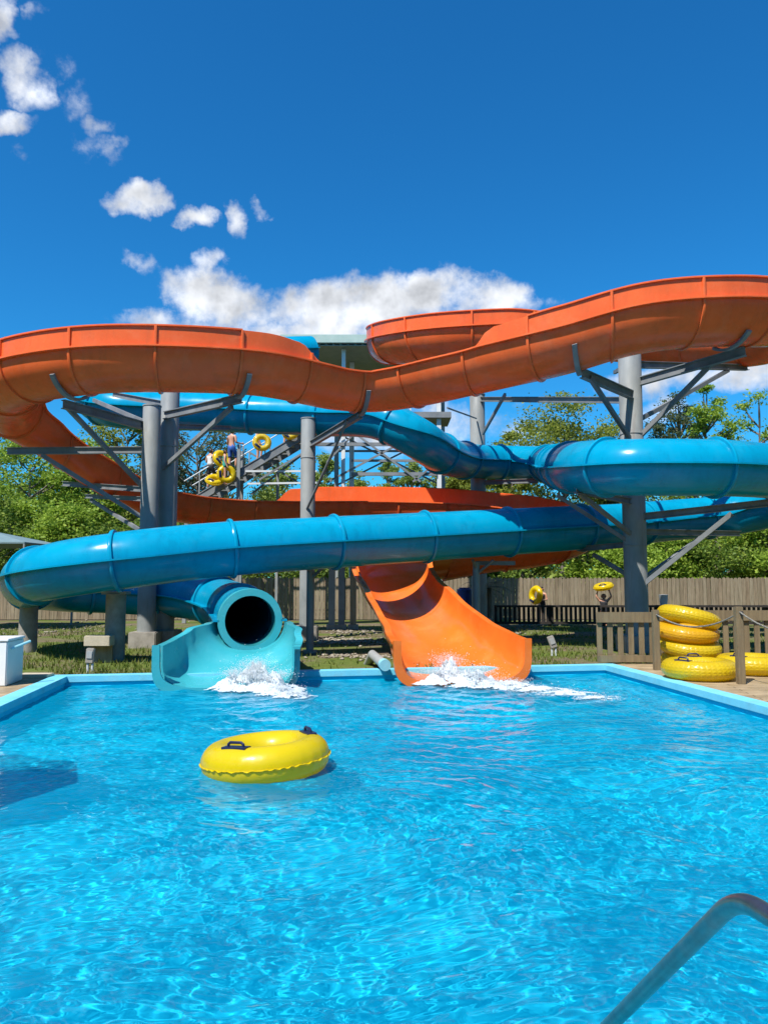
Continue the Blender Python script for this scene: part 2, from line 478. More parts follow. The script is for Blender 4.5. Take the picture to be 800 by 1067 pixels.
def sweep(mb, secs, closed=True, cap=False):
    """secs: list of equal-length point loops"""
    n = len(secs[0]); k0 = len(mb.v)
    for s in secs: mb.v += [tuple(p) for p in s]
    for i in range(len(secs) - 1):
        for j in range(n if closed else n - 1):
            a, b = k0 + i * n + j, k0 + i * n + (j + 1) % n
            mb.f.append((a, b, b + n, a + n))
    if cap:
        mb.f.append(tuple(k0 + j for j in range(n))[::-1])
        mb.f.append(tuple(k0 + (len(secs) - 1) * n + j for j in range(n)))
    return mb

# ------------------------------------------------------------------ light, sky
SUNV = Vector((-0.42, -0.60, 1.1)).normalized()      # towards the sun
sun_d = bpy.data.lights.new('sun', 'SUN')
sun_d.energy = 5.0
sun_d.angle = math.radians(0.53)
sun_d.color = (1.0, 0.955, 0.88)
sun = bpy.data.objects.new('sun', sun_d)
COL.objects.link(sun)
sun.location = (-20, -30, 40)
sun.rotation_euler = (-SUNV).to_track_quat('-Z', 'Y').to_euler()

world = bpy.data.worlds.new('World')
scn.world = world
world.use_nodes = True
def build_world():
    nt = world.node_tree
    bg = nt.nodes['Background']
    L = nt.links.new
    sky = N(nt, 'ShaderNodeTexSky', sky_type='NISHITA')
    sky.sun_disc = False
    sky.sun_elevation = math.asin(SUNV.z)
    sky.sun_rotation = math.atan2(SUNV.x, SUNV.y)
    sky.air_density = 1.0; sky.dust_density = 0.25; sky.ozone_density = 2.6
    hsv = N(nt, 'ShaderNodeHueSaturation', Saturation=1.2, Value=1.0, Hue=0.5)
    L(sky.outputs[0], hsv.inputs['Color'])
    tint = N(nt, 'ShaderNodeMix', data_type='RGBA', blend_type='MULTIPLY'); tint.inputs[0].default_value = 1.0
    L(hsv.outputs[0], tint.inputs[6]); tint.inputs[7].default_value = (0.22, 1.0, 1.34, 1)
    tc = N(nt, 'ShaderNodeTexCoord')
    sep = N(nt, 'ShaderNodeSeparateXYZ'); L(tc.outputs['Generated'], sep.inputs[0])
    def m(op, a, b=None, c=None, clamp=False):
        n = nt.nodes.new('ShaderNodeMath'); n.operation = op; n.use_clamp = clamp
        for i, v in enumerate((a, b, c)):
            if v is None: continue
            if isinstance(v, (int, float)): n.inputs[i].default_value = v
            else: L(v, n.inputs[i])
        return n.outputs[0]
    az = m('ARCTAN2', sep.outputs[0], sep.outputs[1])
    el = m('ARCSINE', sep.outputs[2])
    # banks of cloud: photo direction (px, py), half width, half height, weight
    blobs = [(205, 268, 22, 13, .8), (203, 296, 42, 28, .95), (245, 318, 62, 30, .95), (300, 318, 46, 26, .85), (350, 324, 60, 30, .95), (402, 318, 50, 32, .95),
             (455, 312, 52, 28, .95), (512, 308, 42, 22, .85), (548, 314, 28, 13, .55), (330, 345, 220, 18, .8),
             (150, 200, 33, 15, .9), (132, 208, 26, 14, .8), (197, 228, 21, 11, .78), (240, 228, 12, 17, .5), (264, 217, 10, 8, .45), (148, 271, 22, 11, .45),
             (6, 12, 22, 24, .8), (45, 14, 10, 15, .3), (18, 76, 22, 26, .58), (36, 98, 19, 20, .62), (10, 126, 34, 11, .7), (28, 161, 10, 9, .35),
             (106, 128, 20, 9, .4), (122, 156, 20, 14, .45), (72, 108, 28, 20, .24), (95, 140, 36, 20, .2), (58, 70, 18, 14, .3),
             (720, 396, 90, 16, .75), (790, 386, 60, 20, .75), (385, 452, 60, 26, .8), (690, 430, 60, 20, .5), (480, 440, 80, 24, .5),
             (570, 313, 22, 10, .42), (-330, 380, 160, 60, .9), (1060, 330, 140, 50, .8), (1200, 150, 90, 50, .8)]
    dens = None
    warp = N(nt, 'ShaderNodeTexNoise', Scale=15.0, Detail=5.0, Roughness=0.6); L(tc.outputs['Generated'], warp.inputs['Vector'])
    wsep = N(nt, 'ShaderNodeSeparateColor'); L(warp.outputs['Color'], wsep.inputs[0])
    azw = m('ADD', az, m('MULTIPLY', m('SUBTRACT', wsep.outputs[0], .5), .085))
    elw = m('ADD', el, m('MULTIPLY', m('SUBTRACT', wsep.outputs[1], .5), .06))
    for px, py, hw, hh, w in blobs:
        d = ray(px, py).normalized()
        a0, e0 = math.atan2(d.x, d.y), math.asin(d.z)
        ra = hw / 800 * math.cos(a0) ** 1.0 * 1.25; re = hh / 800 * math.cos(e0) * 1.25
        dx = m('MULTIPLY', m('SUBTRACT', azw, a0), 1 / ra); dy = m('MULTIPLY', m('SUBTRACT', elw, e0), 1 / re)
        q = m('MULTIPLY_ADD', dx, dx, m('MULTIPLY', dy, dy))
        f = m('MULTIPLY', m('SUBTRACT', 1.0, q, clamp=True), w)
        dens = f if dens is None else m('MAXIMUM', dens, f)
    n1 = N(nt, 'ShaderNodeTexNoise', Scale=20.0, Detail=12.0, Roughness=0.62); L(tc.outputs['Generated'], n1.inputs['Vector'])
    # same noise seen a little towards the sun: billow relief
    off = N(nt, 'ShaderNodeVectorMath', operation='ADD'); L(tc.outputs['Generated'], off.inputs[0]); off.inputs[1].default_value = (-0.012, 0, 0.022)
    n2 = N(nt, 'ShaderNodeTexNoise', Scale=16.0, Detail=4.0, Roughness=0.55); L(off.outputs[0], n2.inputs['Vector'])
    n2b = N(nt, 'ShaderNodeTexNoise', Scale=16.0, Detail=4.0, Roughness=0.55); L(tc.outputs['Generated'], n2b.inputs['Vector'])
    val = m('ADD', dens, m('MULTIPLY', m('SUBTRACT', n1.outputs['Fac'], .5), 1.75))
    gate = m('MULTIPLY', dens, 6.0, clamp=True)
    mr = N(nt, 'ShaderNodeMapRange', interpolation_type='SMOOTHSTEP')
    L(val, mr.inputs[0]); mr.inputs[1].default_value = 0.16; mr.inputs[2].default_value = 0.95
    alpha = m('MULTIPLY', m('MULTIPLY', mr.outputs[0], gate), 0.97)
    shade = m('ADD', 0.90, m('MULTIPLY', m('SUBTRACT', n2b.outputs['Fac'], n2.outputs['Fac']), 1.5))
    shade = m('ADD', shade, m('MULTIPLY', m('SUBTRACT', val, .6), -.16))
    cc = N(nt, 'ShaderNodeCombineColor')
    L(m('MULTIPLY', shade, CLOUD * 0.94), cc.inputs[0]); L(m('MULTIPLY', shade, CLOUD * 0.97), cc.inputs[1]); L(m('MULTIPLY', shade, CLOUD * 1.02), cc.inputs[2])
    mx = N(nt, 'ShaderNodeMix', data_type='RGBA')
    L(alpha, mx.inputs[0]); L(tint.outputs[2], mx.inputs[6]); L(cc.outputs[0], mx.inputs[7])
    L(mx.outputs[2], bg.inputs[0])
    bg.inputs[1].default_value = 0.088
CLOUD = 8.6
build_world()

# ------------------------------------------------------------------ ground, pool, decks
FL, FR = G(70, 707), G(630, 695)                      # far corners of the pool (inner edge of the coping)
D = Vector((math.sin(math.radians(-7.6)), math.cos(math.radians(-7.6)), 0))
def along(c, y):                                      # walk a pool side back towards the near end
    return c + D * ((y - c.y) / D.y)
NL, NR = along(FL, 1.55), along(FR, 1.95)
WZ = -0.13                                            # water level
def quad_ring(o, i): return [(o[k], o[(k + 1) % 4], i[(k + 1) % 4], i[k]) for k in range(4)]
pool = [FL, FR, NR, NL]
def grow(q, d):
    c = sum(q, Vector()) / 4
    out = []
    for k in range(4):
        a, b, e = q[k - 1], q[k], q[(k + 1) % 4]
        n1 = (b - a).cross(Vector((0, 0, 1))).normalized(); n2 = (e - b).cross(Vector((0, 0, 1))).normalized()
        if n1.dot(b - c) < 0: n1 = -n1
        if n2.dot(b - c) < 0: n2 = -n2
        k_ = (n1 + n2); out.append(b + k_ * (d / (1 + n1.dot(n2))))
    return out
CW = 0.26
cop_o = grow(pool, CW)
S = 900
gm = MB()
big = [Vector((-S, S, 0)), Vector((S, S, 0)), Vector((S, -S, 0)), Vector((-S, -S, 0))]
mid_o = [Vector((-40, 60, 0)), Vector((40, 60, 0)), Vector((40, -20, 0)), Vector((-40, -20, 0))]
for r in quad_ring(big, mid_o) + quad_ring(mid_o, grow(pool, CW - 0.02)):
    gm.add([Vector((p.x, p.y, -0.01)) for p in r], [(0, 1, 2, 3)])
tag(gm.build('ground', M['ground']), kind='structure')

cp = MB()
for k in range(4):                                    # coping: top, inner and outer faces
    a, b = pool[k], pool[(k + 1) % 4]; ao, bo = cop_o[k], cop_o[(k + 1) % 4]
    zt, zb = 0.035, -0.06
    up = lambda p, z: Vector((p.x, p.y, z))
    cp.add([up(a, zt), up(b, zt), up(bo, zt), up(ao, zt)], [(0, 1, 2, 3)])
    cp.add([up(a, zt), up(b, zt), up(b, zb), up(a, zb)], [(0, 1, 2, 3)])
    cp.add([up(ao, zt), up(bo, zt), up(bo, zb), up(ao, zb)], [(0, 1, 2, 3)])
tag(cp.build('pool_coping', M['coping']), kind='structure')
pm = MB()
DEPTH = -0.85
pw = grow(pool, 0.03)
for k in range(4):
    a, b = pw[k], pw[(k + 1) % 4]
    pm.add([up(a, -0.058), up(b, -0.058), up(b, DEPTH), up(a, DEPTH)], [(0, 1, 2, 3)])
pm.add([up(p, DEPTH) for p in pw], [(0, 1, 2, 3)])
basin = tag(pm.build('pool_basin', M['poolpaint']), kind='structure')

def water_surface():
    step = 0.0155
    e1 = (FR - FL); W = e1.length; e1.normalize()
    nx = int(W / step); ny = int((13.6) / step)
    u = np.linspace(0, 1, nx); v = np.linspace(0, 1, ny)
    UU, VV = np.meshgrid(u, v)
    a = np.array(pw[3]); b = np.array(pw[2]); c = np.array(pw[0]); d = np.array(pw[1])
    XY = (a[None, None] * (1 - UU[..., None]) + b[None, None] * UU[..., None]) * (1 - VV[..., None]) + \
         (c[None, None] * (1 - UU[..., None]) + d[None, None] * UU[..., None]) * VV[..., None]
    x, y = XY[..., 0], XY[..., 1]
    r = np.random.default_rng(3)
    # slow domain warp so that crests wander
    wx = 0.22 * np.sin(x * 1.1 + y * .7 + 1) + .16 * np.sin(y * 1.9 - x * .8) + .07 * np.sin(3.3 * x + 2.1 * y)
    wy = 0.22 * np.sin(y * 1.3 - x * .5 + 2) + .16 * np.sin(x * 2.2 + y * .6) + .07 * np.sin(3.7 * y - 2.6 * x)
    xx, yy = x + wx, y + wy
    z = np.zeros_like(x)
    for i in range(90):
        lam = 0.05 * (12 ** r.random())
        k = 2 * PI / lam
        th = r.normal(-1.2, 0.85) if r.random() < .7 else r.uniform(0, 2 * PI)
        ph = r.uniform(0, 2 * PI)
        amp = WAMP * lam ** 0.82
        s = np.sin(k * (xx * math.cos(th) + yy * math.sin(th)) + ph)
        z += amp * s
    # rings thrown out by the two chutes
    for cx, cy, A in ((-2.5, 12.4, .012), (1.6, 13.0, .016), (2.6, 12.2, .012)):
        dd = np.hypot(x - cx, y - cy)
        z += A * np.exp(-dd / 2.2) * np.sin(dd * 11 + .8 * np.sin(3 * x) + wx * 6)
    V = np.stack([x, y, WZ + z], -1).reshape(-1, 3)
    idx = np.arange(nx * ny).reshape(ny, nx)
    F = np.stack([idx[:-1, :-1], idx[:-1, 1:], idx[1:, 1:], idx[1:, :-1]], -1).reshape(-1, 4)
    o = np_mesh('water', V, F, M['water'], smooth=True)
    tag(o, kind='structure')
    return o
WAMP = 0.00155
water = water_surface()
water.cycles.is_caustics_caster = True
basin.cycles.is_caustics_receiver = True
sun_d.cycles.is_caustics_light = True

# decks either side of the pool
E = Vector((D.y, -D.x, 0))
def deck(name, a, b, w, z, side):
    o = MB()
    q = [a, b, b + E * w * side, a + E * w * side]
    o.add([up(p, z) for p in q] + [up(p, z - .06) for p in q], [(0, 1, 2, 3), (4, 5, 6, 7), (0, 1, 5, 4), (1, 2, 6, 5), (2, 3, 7, 6), (3, 0, 4, 7)])
    return tag(o.build(name, M['deck']), kind='structure')
deck('deck_right', along(cop_o[1] - D * .05, 0.5) + E * .004, cop_o[1] - D * .05 + E * .004, 3.2, 0.028, 1)
deck('deck_left', along(cop_o[0] - D * .1, 0.5) - E * .004, cop_o[0] - D * .1 - E * .004, 3.4, 0.028, -1)
nd = MB()
q = [cop_o[3] + E * -3.2 + D * -.005, cop_o[2] + E * 3.2 + D * -.005, cop_o[2] + E * 3.2 - D * 5, cop_o[3] - E * 3.2 - D * 5]
q = [up(cop_o[3] - D * .006, .022), up(cop_o[2] - D * .006, .022), up(cop_o[2] - D * 6, .022), up(cop_o[3] - D * 6, .022)]
nd.add(q, [(0, 1, 2, 3)])
tag(nd.build('deck_near', M['deck']), kind='structure')

# ------------------------------------------------------------------ BLUE SLIDE
RB = 0.56
blue_ctrl = [P(324, 367, 26.4), P(300, 368, 25.9), P(255, 373, 25.0), P(185, 386, 24.2), P(138, 398, 24.0), P(106, 407, 23.6),
             P(98, 416, 22.8), P(116, 425, 22.2), P(155, 428, 22.2), P(210, 429, 22.3), P(270, 432, 22.2), P(340, 434, 21.6), P(395, 437, 20.8), P(432, 455, 20.6),
             P(462, 474, 22.0), P(500, 481, 25.0), P(535, 482, 25.6), P(564, 483, 24.6), P(579, 485, 22.0), P(588, 487, 19.0), P(610, 487, 16.2), P(648, 487, 15.1),
             P(700, 487, 14.9), P(760, 488, 15.2), P(818, 494, 16.4), P(838, 506, 18.2), P(815, 524, 20.2), P(765, 536, 21.2), P(700, 542, 21.1), P(645, 547, 20.2),
             P(600, 550, 19.4), P(500, 556, 18.2), P(400, 562, 17.2), P(330, 566, 16.5), P(225, 573, 15.7), P(120, 585, 15.0), P(62, 594, 15.2),
             P(33, 602, 16.3), P(34, 609, 17.9), P(70, 614, 19.4), P(130, 617, 20.0), P(195, 621, 19.2), P(235, 630, 17.5), P(253, 641, 15.5), P(261, 647, 13.9)]
bp_, _ = catmull(blue_ctrl, [[0]] * len(blue_ctrl), 0.16)
bf = frames(bp_)
blue = thing('tube_slide', 'blue enclosed tube water slide winding down to the teal exit chute in the pool', 'water slide', (bp_[-1].x, bp_[-1].y, 0))
NB = 36
def tube_loop(fr, r):
    p, t, l, u = fr
    return [p + (l * math.cos(2 * PI * j / NB) + u * math.sin(2 * PI * j / NB)) * r for j in range(NB)]
seg = 14
i = 0
joints = []
while i < len(bf) - 1:
    j = min(i + seg, len(bf) - 1)
    if len(bf) - 1 - j < 5: j = len(bf) - 1
    mb = MB()
    rr = RB + (0.004 if (i // seg) % 2 else 0.0)
    sweep(mb, [tube_loop(f, rr) for f in bf[i:j + 1]])
    inner = [tube_loop(f, rr - .03) for f in bf[i:j + 1]]
    sweep(mb, inner)
    s = mb.build('tube_section', M['blue'], blue, True)
    for side in (-1, 1):                              # the lip where the upper and lower halves are bolted together
        fb = MB()
        secs = []
        for p, t, l, u in bf[i:j + 1]:
            o_ = p + l * side * (rr - .01); e_ = l * side * .11
            secs.append([o_ + u * .022, o_ + e_ + u * .022, o_ + e_ - u * .012, o_ - u * .012])
        sweep(fb, secs, cap=True)
        fb.build('side_lip', M['blue'], s)
    joints.append(i); i = j
for i in joints[1:]:
    k = MB()
    fa = bf[i]
    p, t, l, u = fa
    secs = []
    for d_, rr in ((-.04, RB), (-.036, RB + .05), (-.005, RB + .062), (.005, RB + .062), (.036, RB + .05), (.04, RB)):
        secs.append(tube_loop((p + t * d_, t, l, u), rr))
    sweep(k, secs)
    k.build('joint_collar', M['blue'], blue, True, angle=50)
# mouth ring
p, t, l, u = bf[-1]
k = MB()
secs = [tube_loop((p + t * d_, t, l, u), r_) for d_, r_ in ((-.26, RB), (-.25, RB + .02), (-.02, RB + .02), (.0, RB + .012), (.0, RB - .11), (-.6, RB - .11))]
sweep(k, secs)
k.build('mouth_ring', M['teal'], blue, True, angle=35)

NU = 22
def u_loop(fr, w, h, wl, wr, th=0.035, sq=2.0):
    """closed section of an open trough: half width w, depth h, side walls wl (left of travel) and wr"""
    p, t, l, u = fr
    up_ = Vector((0, 0, 1))
    outer, inner = [], []
    for (pts, tt) in ((outer, 0.0), (inner, th)):
        ww, hh = w - tt, h - tt
        pts.append(p + l * (ww) + up_ * max(wl, .02))
        for j in range(NU + 1):
            a = PI * j / NU
            ca, sa = math.cos(a), math.sin(a)
            ex = 2.0 / sq
            pts.append(p + l * ww * math.copysign(abs(ca) ** ex, ca) - up_ * hh * abs(sa) ** ex)
        pts.append(p - l * (ww) + up_ * max(wr, .02))
    return outer + inner[::-1]

def trough(parent, ctrl, params, mat, name, wallname, seg, ribs=True, step=0.17, lips=True, cut=()):
    pts, pr = catmull(ctrl, params, step)
    fr = frames(pts)
    js = [0]; i = 0
    while i < len(fr) - 1:
        j = min(i + seg, len(fr) - 1)
        if len(fr) - 1 - j < 6: j = len(fr) - 1
        mb = MB()
        sweep(mb, [u_loop(fr[k], *pr[k][:4], .035, pr[k][4] if len(pr[k]) > 4 else 2.0) for k in range(i, j + 1)], cap=True)
        s = mb.build(name, mat, parent, True, angle=50)
        if lips:
            for side in (1, -1):
                fb = MB(); secs = []
                for k in range(i, j + 1):
                    p, t, l, u = fr[k]; w = pr[k][0]
                    o_ = p + l * side * (w - .012); e_ = l * side * .10
                    secs.append([o_ + u * .02, o_ + e_ + u * .02, o_ + e_ - u * .014, o_ - u * .014])
                sweep(fb, secs, cap=True)
                fb.build('side_lip', mat, s)
                if (pr[i][2] if side == 1 else pr[i][3]) > .2 and (pr[j][2] if side == 1 else pr[j][3]) > .2:
                    fb = MB(); secs = []
                    for k in range(i, j + 1):
                        p, t, l, u = fr[k]; w = pr[k][0]
                        o_ = p + l * side * (w - .01) + Vector((0, 0, (pr[k][2] if side == 1 else pr[k][3]) + .001)); e_ = l * side * .05
                        secs.append([o_ + u * .02, o_ + e_ + u * .02, o_ + e_ - u * .012, o_ - u * .012])
                    sweep(fb, secs, cap=True)
                    fb.build('wall_rim', mat, s)
        js.append(j); i = j
    if ribs:
        for j in js[1:-1]:
            p, t, l, u = fr[j]; w, h, wl, wr = pr[j][:4]
            mb = MB()
            secs = [u_loop((p + t * d_, t, l, u), w + e_, h + e_, max(wl - .01, .015), max(wr - .01, .015), .03 + e_) for d_, e_ in
                    ((-.03, .006), (-.027, .04), (-.004, .045), (.004, .045), (.027, .04), (.03, .006))]
            sweep(mb, secs, cap=True)
            mb.build('joint_rib', mat, parent, True, angle=45)
    return fr, pr

# teal exit chute of the blue slide
bx = bp_[-1]
chute_c = [Vector((bx.x - .02, 14.15, .84)), Vector((bx.x, 13.75, .82)), Vector((bx.x - .02, 13.35, .74)), Vector((bx.x - .08, 13.0, .60)), Vector((-2.52, 12.5, .52))]
trough(blue, chute_c, [(.62, .49, 0, 0, 2.0), (.70, .52, 0, 0, 2.1), (.94, .68, 0, 0, 3.2), (1.06, .70, 0, 0, 4.2), (1.10, .67, 0, 0, 5.0)], M['teal'], 'exit_chute', 'wall', 60, ribs=False, step=.07)
# thick front flanges of the chute
k = MB()
fx = frames(chute_c)[-1]
p, t, l, u = fx
t = Vector((0.1, -1, 0)).normalized(); l = Vector((0, 0, 1)).cross(t)
sweep(k, [u_loop((p + t * d_, t, l, Vector((0, 0, 1))), 1.10 + e_, .67 + e_, .02 + e_ * .5, .02 + e_ * .5, .05 + e_, 5.0) for d_, e_ in ((0, .0), (0.0, .07), (.06, .07), (.06, 0.0))], cap=True)
k.build('chute_lip', M['teal'], blue, False)

# ------------------------------------------------------------------ ORANGE SLIDE
ro = 0.75
W = 0.43
def oc(px, py, Y, w=ro, h=ro, wl=0, wr=0, off=ro):
    return Q(px, py, Y, off), (w, h, wl, wr)
oran = [oc(470, 352, 28.4, wr=W, off=0), oc(430, 354, 26.6, wr=W, off=0), oc(407, 356, 24.8, wr=W, off=0), oc(416, 351, 23.0, wr=W, off=.3), oc(456, 342, 21.7, wr=W),
        oc(523, 338, 21.4, wr=W), oc(575, 338, 21.6, wr=.3, wl=.1), oc(640, 341, 21.9, wl=W), oc(715, 348, 21.2, wl=W), oc(788, 347, 20.2, wl=W, off=.4), oc(826, 338, 18.9, wl=W, off=0.),
        oc(830, 323, 17.4, wl=W, off=.3), oc(800, 312, 16.1, wl=W), oc(740, 309.5, 15.5, wl=W), oc(665, 317, 15.4, wl=W), oc(590, 340, 15.8, wl=W), oc(530, 356, 16.4, wl=W - .06), oc(508, 362, 16.7, wl=.02),
        oc(470, 372, 17.1), oc(425, 383, 17.8), oc(388, 388, 18.1), oc(350, 385, 17.8), oc(322, 378.5, 17.4, wl=.02), oc(296, 372, 17.05, wl=W - .06), oc(265, 366, 16.6, wl=W), oc(202, 361.5, 16.1, wl=W), oc(118, 361, 15.9, wl=W),
        oc(64, 367, 16.1, wl=W), oc(24, 381, 16.8, wl=W, off=.5), oc(7, 402, 17.8, wl=W, off=.1), oc(14, 424, 18.9, wl=W, off=0), oc(45, 445, 19.8, wl=.35, off=0),
        oc(98, 480, 20.8, wl=.12, off=.2), oc(150, 507, 21.9, wl=.06, off=.5), oc(192, 516, 22.8, wl=.04), oc(228, 520, 23.4, wl=.04), oc(262, 522, 23.8, wl=.05), oc(285, 522.5, 24.0, wl=.1), oc(305, 523, 24.1, wl=W + .15), oc(340, 523, 24.2, wl=W + .2), oc(400, 523, 24.3, wl=W + .2),
        oc(470, 525, 24.2, wl=W + .2), oc(540, 531, 23.8, wl=W + .15), oc(590, 541, 22.7, wl=W, off=.4), oc(597, 551, 21.5, wl=W, off=0), oc(560, 560, 20.7, wl=W), oc(510, 566, 20.5, wl=.3),
        oc(462, 575, 20.3, wl=.1, wr=.05), ]
ot = thing('open_flume_slide', 'orange open water slide looping over the blue tube and ending in a wide splash chute', 'water slide', (1.37, 13.4, 0))
ofr, opr = trough(ot, [a for a, b in oran], [b for a, b in oran], M['orange'], 'flume_section', 'wall', 9)
exitc = [(Vector((1.55, 20.3, 2.40)), (.78, .76, .1, .05, 2)), (Vector((.75, 20.0, 2.28)), (.84, .78, .02, .3, 2)), (Vector((.22, 19.1, 2.08)), (.90, .80, .02, .25, 2)),
         (Vector((.34, 17.9, 1.62)), (.92, .80, .02, .1, 2.1)), (Vector((.52, 17.2, 1.42)), (.92, .78, .02, .04, 2.1)), (Vector((.70, 16.3, 1.16)), (.93, .76, .02, .02, 2.2)), (Vector((1.02, 14.9, .80)), (1.0, .76, .02, .02, 3.0)), (Vector((1.22, 13.9, .62)), (1.1, .725, .02, .02, 3.8)),
         (Vector((1.34, 13.2, .55)), (1.14, .69, .02, .02, 4.5))]
cfr, cpr = trough(ot, [a for a, b in exitc], [b for a, b in exitc], M['orange_chute'], 'exit_chute', 'wall', 30, step=.13)
k = MB()
p = exitc[-1][0]; t = Vector((0.22, -1, 0)).normalized(); l = Vector((0, 0, 1)).cross(t)
sweep(k, [u_loop((p + t * d_, t, l, Vector((0, 0, 1))), 1.14 + e_, .69 + e_, .02 + e_ * .4, .02 + e_ * .4, .05 + e_, 4.5) for d_, e_ in ((0, 0), (0, .08), (.07, .08), (.07, 0))], cap=True)
k.build('chute_lip', M['orange_chute'], ot)

# ------------------------------------------------------------------ COLUMNS AND STEEL
def column(px, Y, py_top, r, label, footing=True, group='steel columns carrying the slides', top=None, name='support_column'):
    x = P(px, 600, Y).x
    zt = P(px, py_top, Y).z if top is None else top
    t = thing(name, label, 'column', (x, Y, 0), group)
    mb = MB().lathe((x, Y, 0), [(r, 0.02), (r, zt - .01), (r * .98, zt)], 28)
    mb.build('shaft', M['steel'], t, True)
    rng_ = MB()
    z = 2.4
    while z < zt - 1:                                  # weld seams
        rng_.lathe((x, Y, z), [(r, -.02), (r + .012, -.012), (r + .012, .012), (r, .02)], 28, cap=False); z += 2.6
    rng_.build('weld_seam', M['steel'], t, True)
    if footing:
        MB().box((x, Y, .16), (r * 3.0, r * 3.0, .42)).build('footing', M['concrete'], t, bevel=.02)
    MB().lathe((x, Y, zt), [(r * 1.06, 0), (r * 1.06, .03)], 28).build('cap_plate', M['steel'], t)
    return t
def strut(t, name, a, b, w=.09, h=.12, kind='beam', mat='beam'):
    mb = MB()
    if kind == 'beam': mb.beam(a, b, w, h)
    elif kind == 'i': mb.ibeam(a, b, w, h)
    else: mb.pipe([a, b], w / 2, 10)
    return mb.build(name, M[mat], t, kind == 'pipe')

c1 = column(154, 18.8, 424, .218, 'shorter of the two grey steel columns standing together at the left, nearest the frame edge')
strut(c1, 'arm', P(151, 444, 18.8), P(66, 421, 16.5), .12, .2, 'i')
strut(c1, 'brace', P(150, 508, 18.8), P(70, 424, 16.7), .08, .1)
strut(c1, 'arm', P(148, 469, 18.9), P(8, 470, 19.0), .12, .17, 'i')
strut(c1, 'brace', P(150, 540, 18.9), P(44, 474, 18.9), .07, .1)
strut(c1, 'arm', P(152, 510, 19.0), P(66, 504, 21.6), .1, .14, 'i')
strut(c1, 'arm', P(152, 520, 19.0), P(90, 517, 22.2), .1, .12, 'i')
strut(c1, 'brace', P(152, 556, 19.0), P(95, 521, 22.0), .07, .09)
strut(c1, 'brace', P(152, 440, 18.7), P(98, 417, 21.0), .07, .1)
c2 = column(173, 19.4, 405, .235, 'taller grey steel column behind the shorter left one, topped under the orange flume')
strut(c2, 'arm', P(172, 433, 19.2), P(252, 415, 16.9), .12, .2, 'i')
strut(c2, 'brace', P(170, 488, 19.2), P(242, 424, 17.1), .08, .1)
strut(c2, 'arm', P(172, 421, 19.4), P(118, 411, 21.3), .1, .15, 'i')
strut(c2, 'arm', P(176, 444, 19.4), P(240, 446, 21.7), .1, .12, 'i')
c3 = column(320, 21.2, 437, .205, 'grey steel column in the middle under the dip of the orange flume')
strut(c3, 'arm', P(322, 464, 21.2), P(376, 432, 18.3), .11, .17, 'i')
strut(c3, 'brace', P(320, 530, 21.0), P(362, 438, 18.6), .07, .08, 'pipe')
strut(c3, 'arm', P(322, 441, 21.2), P(345, 449, 21.6), .1, .14, 'i')
c4 = column(499, 25.3, 412, .25, 'grey steel column behind the orange chute, in front of the high blue tube')
strut(c4, 'arm', P(500, 416, 25.2), P(652, 417, 17.9), .12, .16, 'i')
strut(c4, 'brace', P(503, 452, 25.0), P(526, 411, 22.0), .07, .09)
strut(c4, 'brace', P(496, 436, 25.0), P(466, 425, 19.5), .05, .06, 'pipe')
strut(c4, 'arm', P(500, 503, 25.2), P(560, 501, 24.6), .12, .15, 'i')
c5 = column(662, 17.7, 366, .262, 'thick pale grey steel column at the right inside the slide loops', footing=True)
strut(c5, 'arm', P(661, 413, 17.6), P(606, 389, 15.9), .12, .2, 'i')
strut(c5, 'brace', P(659, 462, 17.6), P(614, 393, 16.1), .08, .1)
strut(c5, 'arm', P(664, 398, 17.6), P(776, 366, 15.8), .12, .2, 'i')
strut(c5, 'arm', P(664, 380, 17.7), P(778, 383, 20.6), .12, .16, 'i')
strut(c5, 'brace', P(666, 455, 17.6), P(741, 379, 16.4), .08, .1)
strut(c5, 'brace', P(668, 436, 17.7), P(758, 386, 20.0), .08, .1)
strut(c5, 'brace', P(661, 376, 17.9), P(640, 388, 21.6), .08, .1)
strut(c5, 'arm', P(663, 539, 17.6), P(800, 524, 16.6), .12, .16, 'i')
strut(c5, 'arm', P(663, 554, 17.8), P(770, 556, 20.8), .12, .14, 'i')
strut(c5, 'brace', P(666, 612, 17.6), P(762, 535, 16.6), .08, .1)
strut(c5, 'brace', P(666, 606, 17.8), P(730, 560, 20.8), .08, .1)
strut(c5, 'arm', P(659, 523, 17.6), P(600, 511, 15.9), .1, .13, 'i')
strut(c5, 'brace', P(659, 558, 17.6), P(603, 514, 16.0), .07, .09)
strut(c5, 'brace', P(657, 566, 17.6), P(580, 516, 18.0), .07, .09)
strut(c5, 'arm', P(659, 567, 17.8), P(604, 572, 19.4), .1, .13, 'i')
strut(c5, 'brace', P(655, 600, 17.8), P(618, 578, 19.2), .07, .09)
def cradle(t, px, Y, a0, a1):
    """curved steel band hugging the underside of the orange flume"""
    x_ = P(px, 600, Y).x
    k = min(range(len(ofr)), key=lambda i_: (ofr[i_][0].x - x_) ** 2 + (ofr[i_][0].y - Y) ** 2)
    p, tt_, l, u = ofr[k]; secs = []
    for i_ in range(13):
        a = math.radians(a0 + (a1 - a0) * i_ / 12)
        d = l * math.cos(a) - Vector((0, 0, 1)) * math.sin(a)
        secs.append([p + d * (ro + e_) + tt_ * w_ for e_, w_ in ((.045, -.05), (.10, -.05), (.10, .05), (.045, .05))])
    mb = MB(); sweep(mb, secs, cap=True); mb.build('saddle', M['beam'], t)
cradle(c5, 607, 15.75, 30, 125); cradle(c5, 772, 15.6, 48, 125); cradle(c1, 72, 16.1, 35, 125); cradle(c2, 250, 16.5, 35, 110); cradle(c3, 374, 18.0, 30, 110)
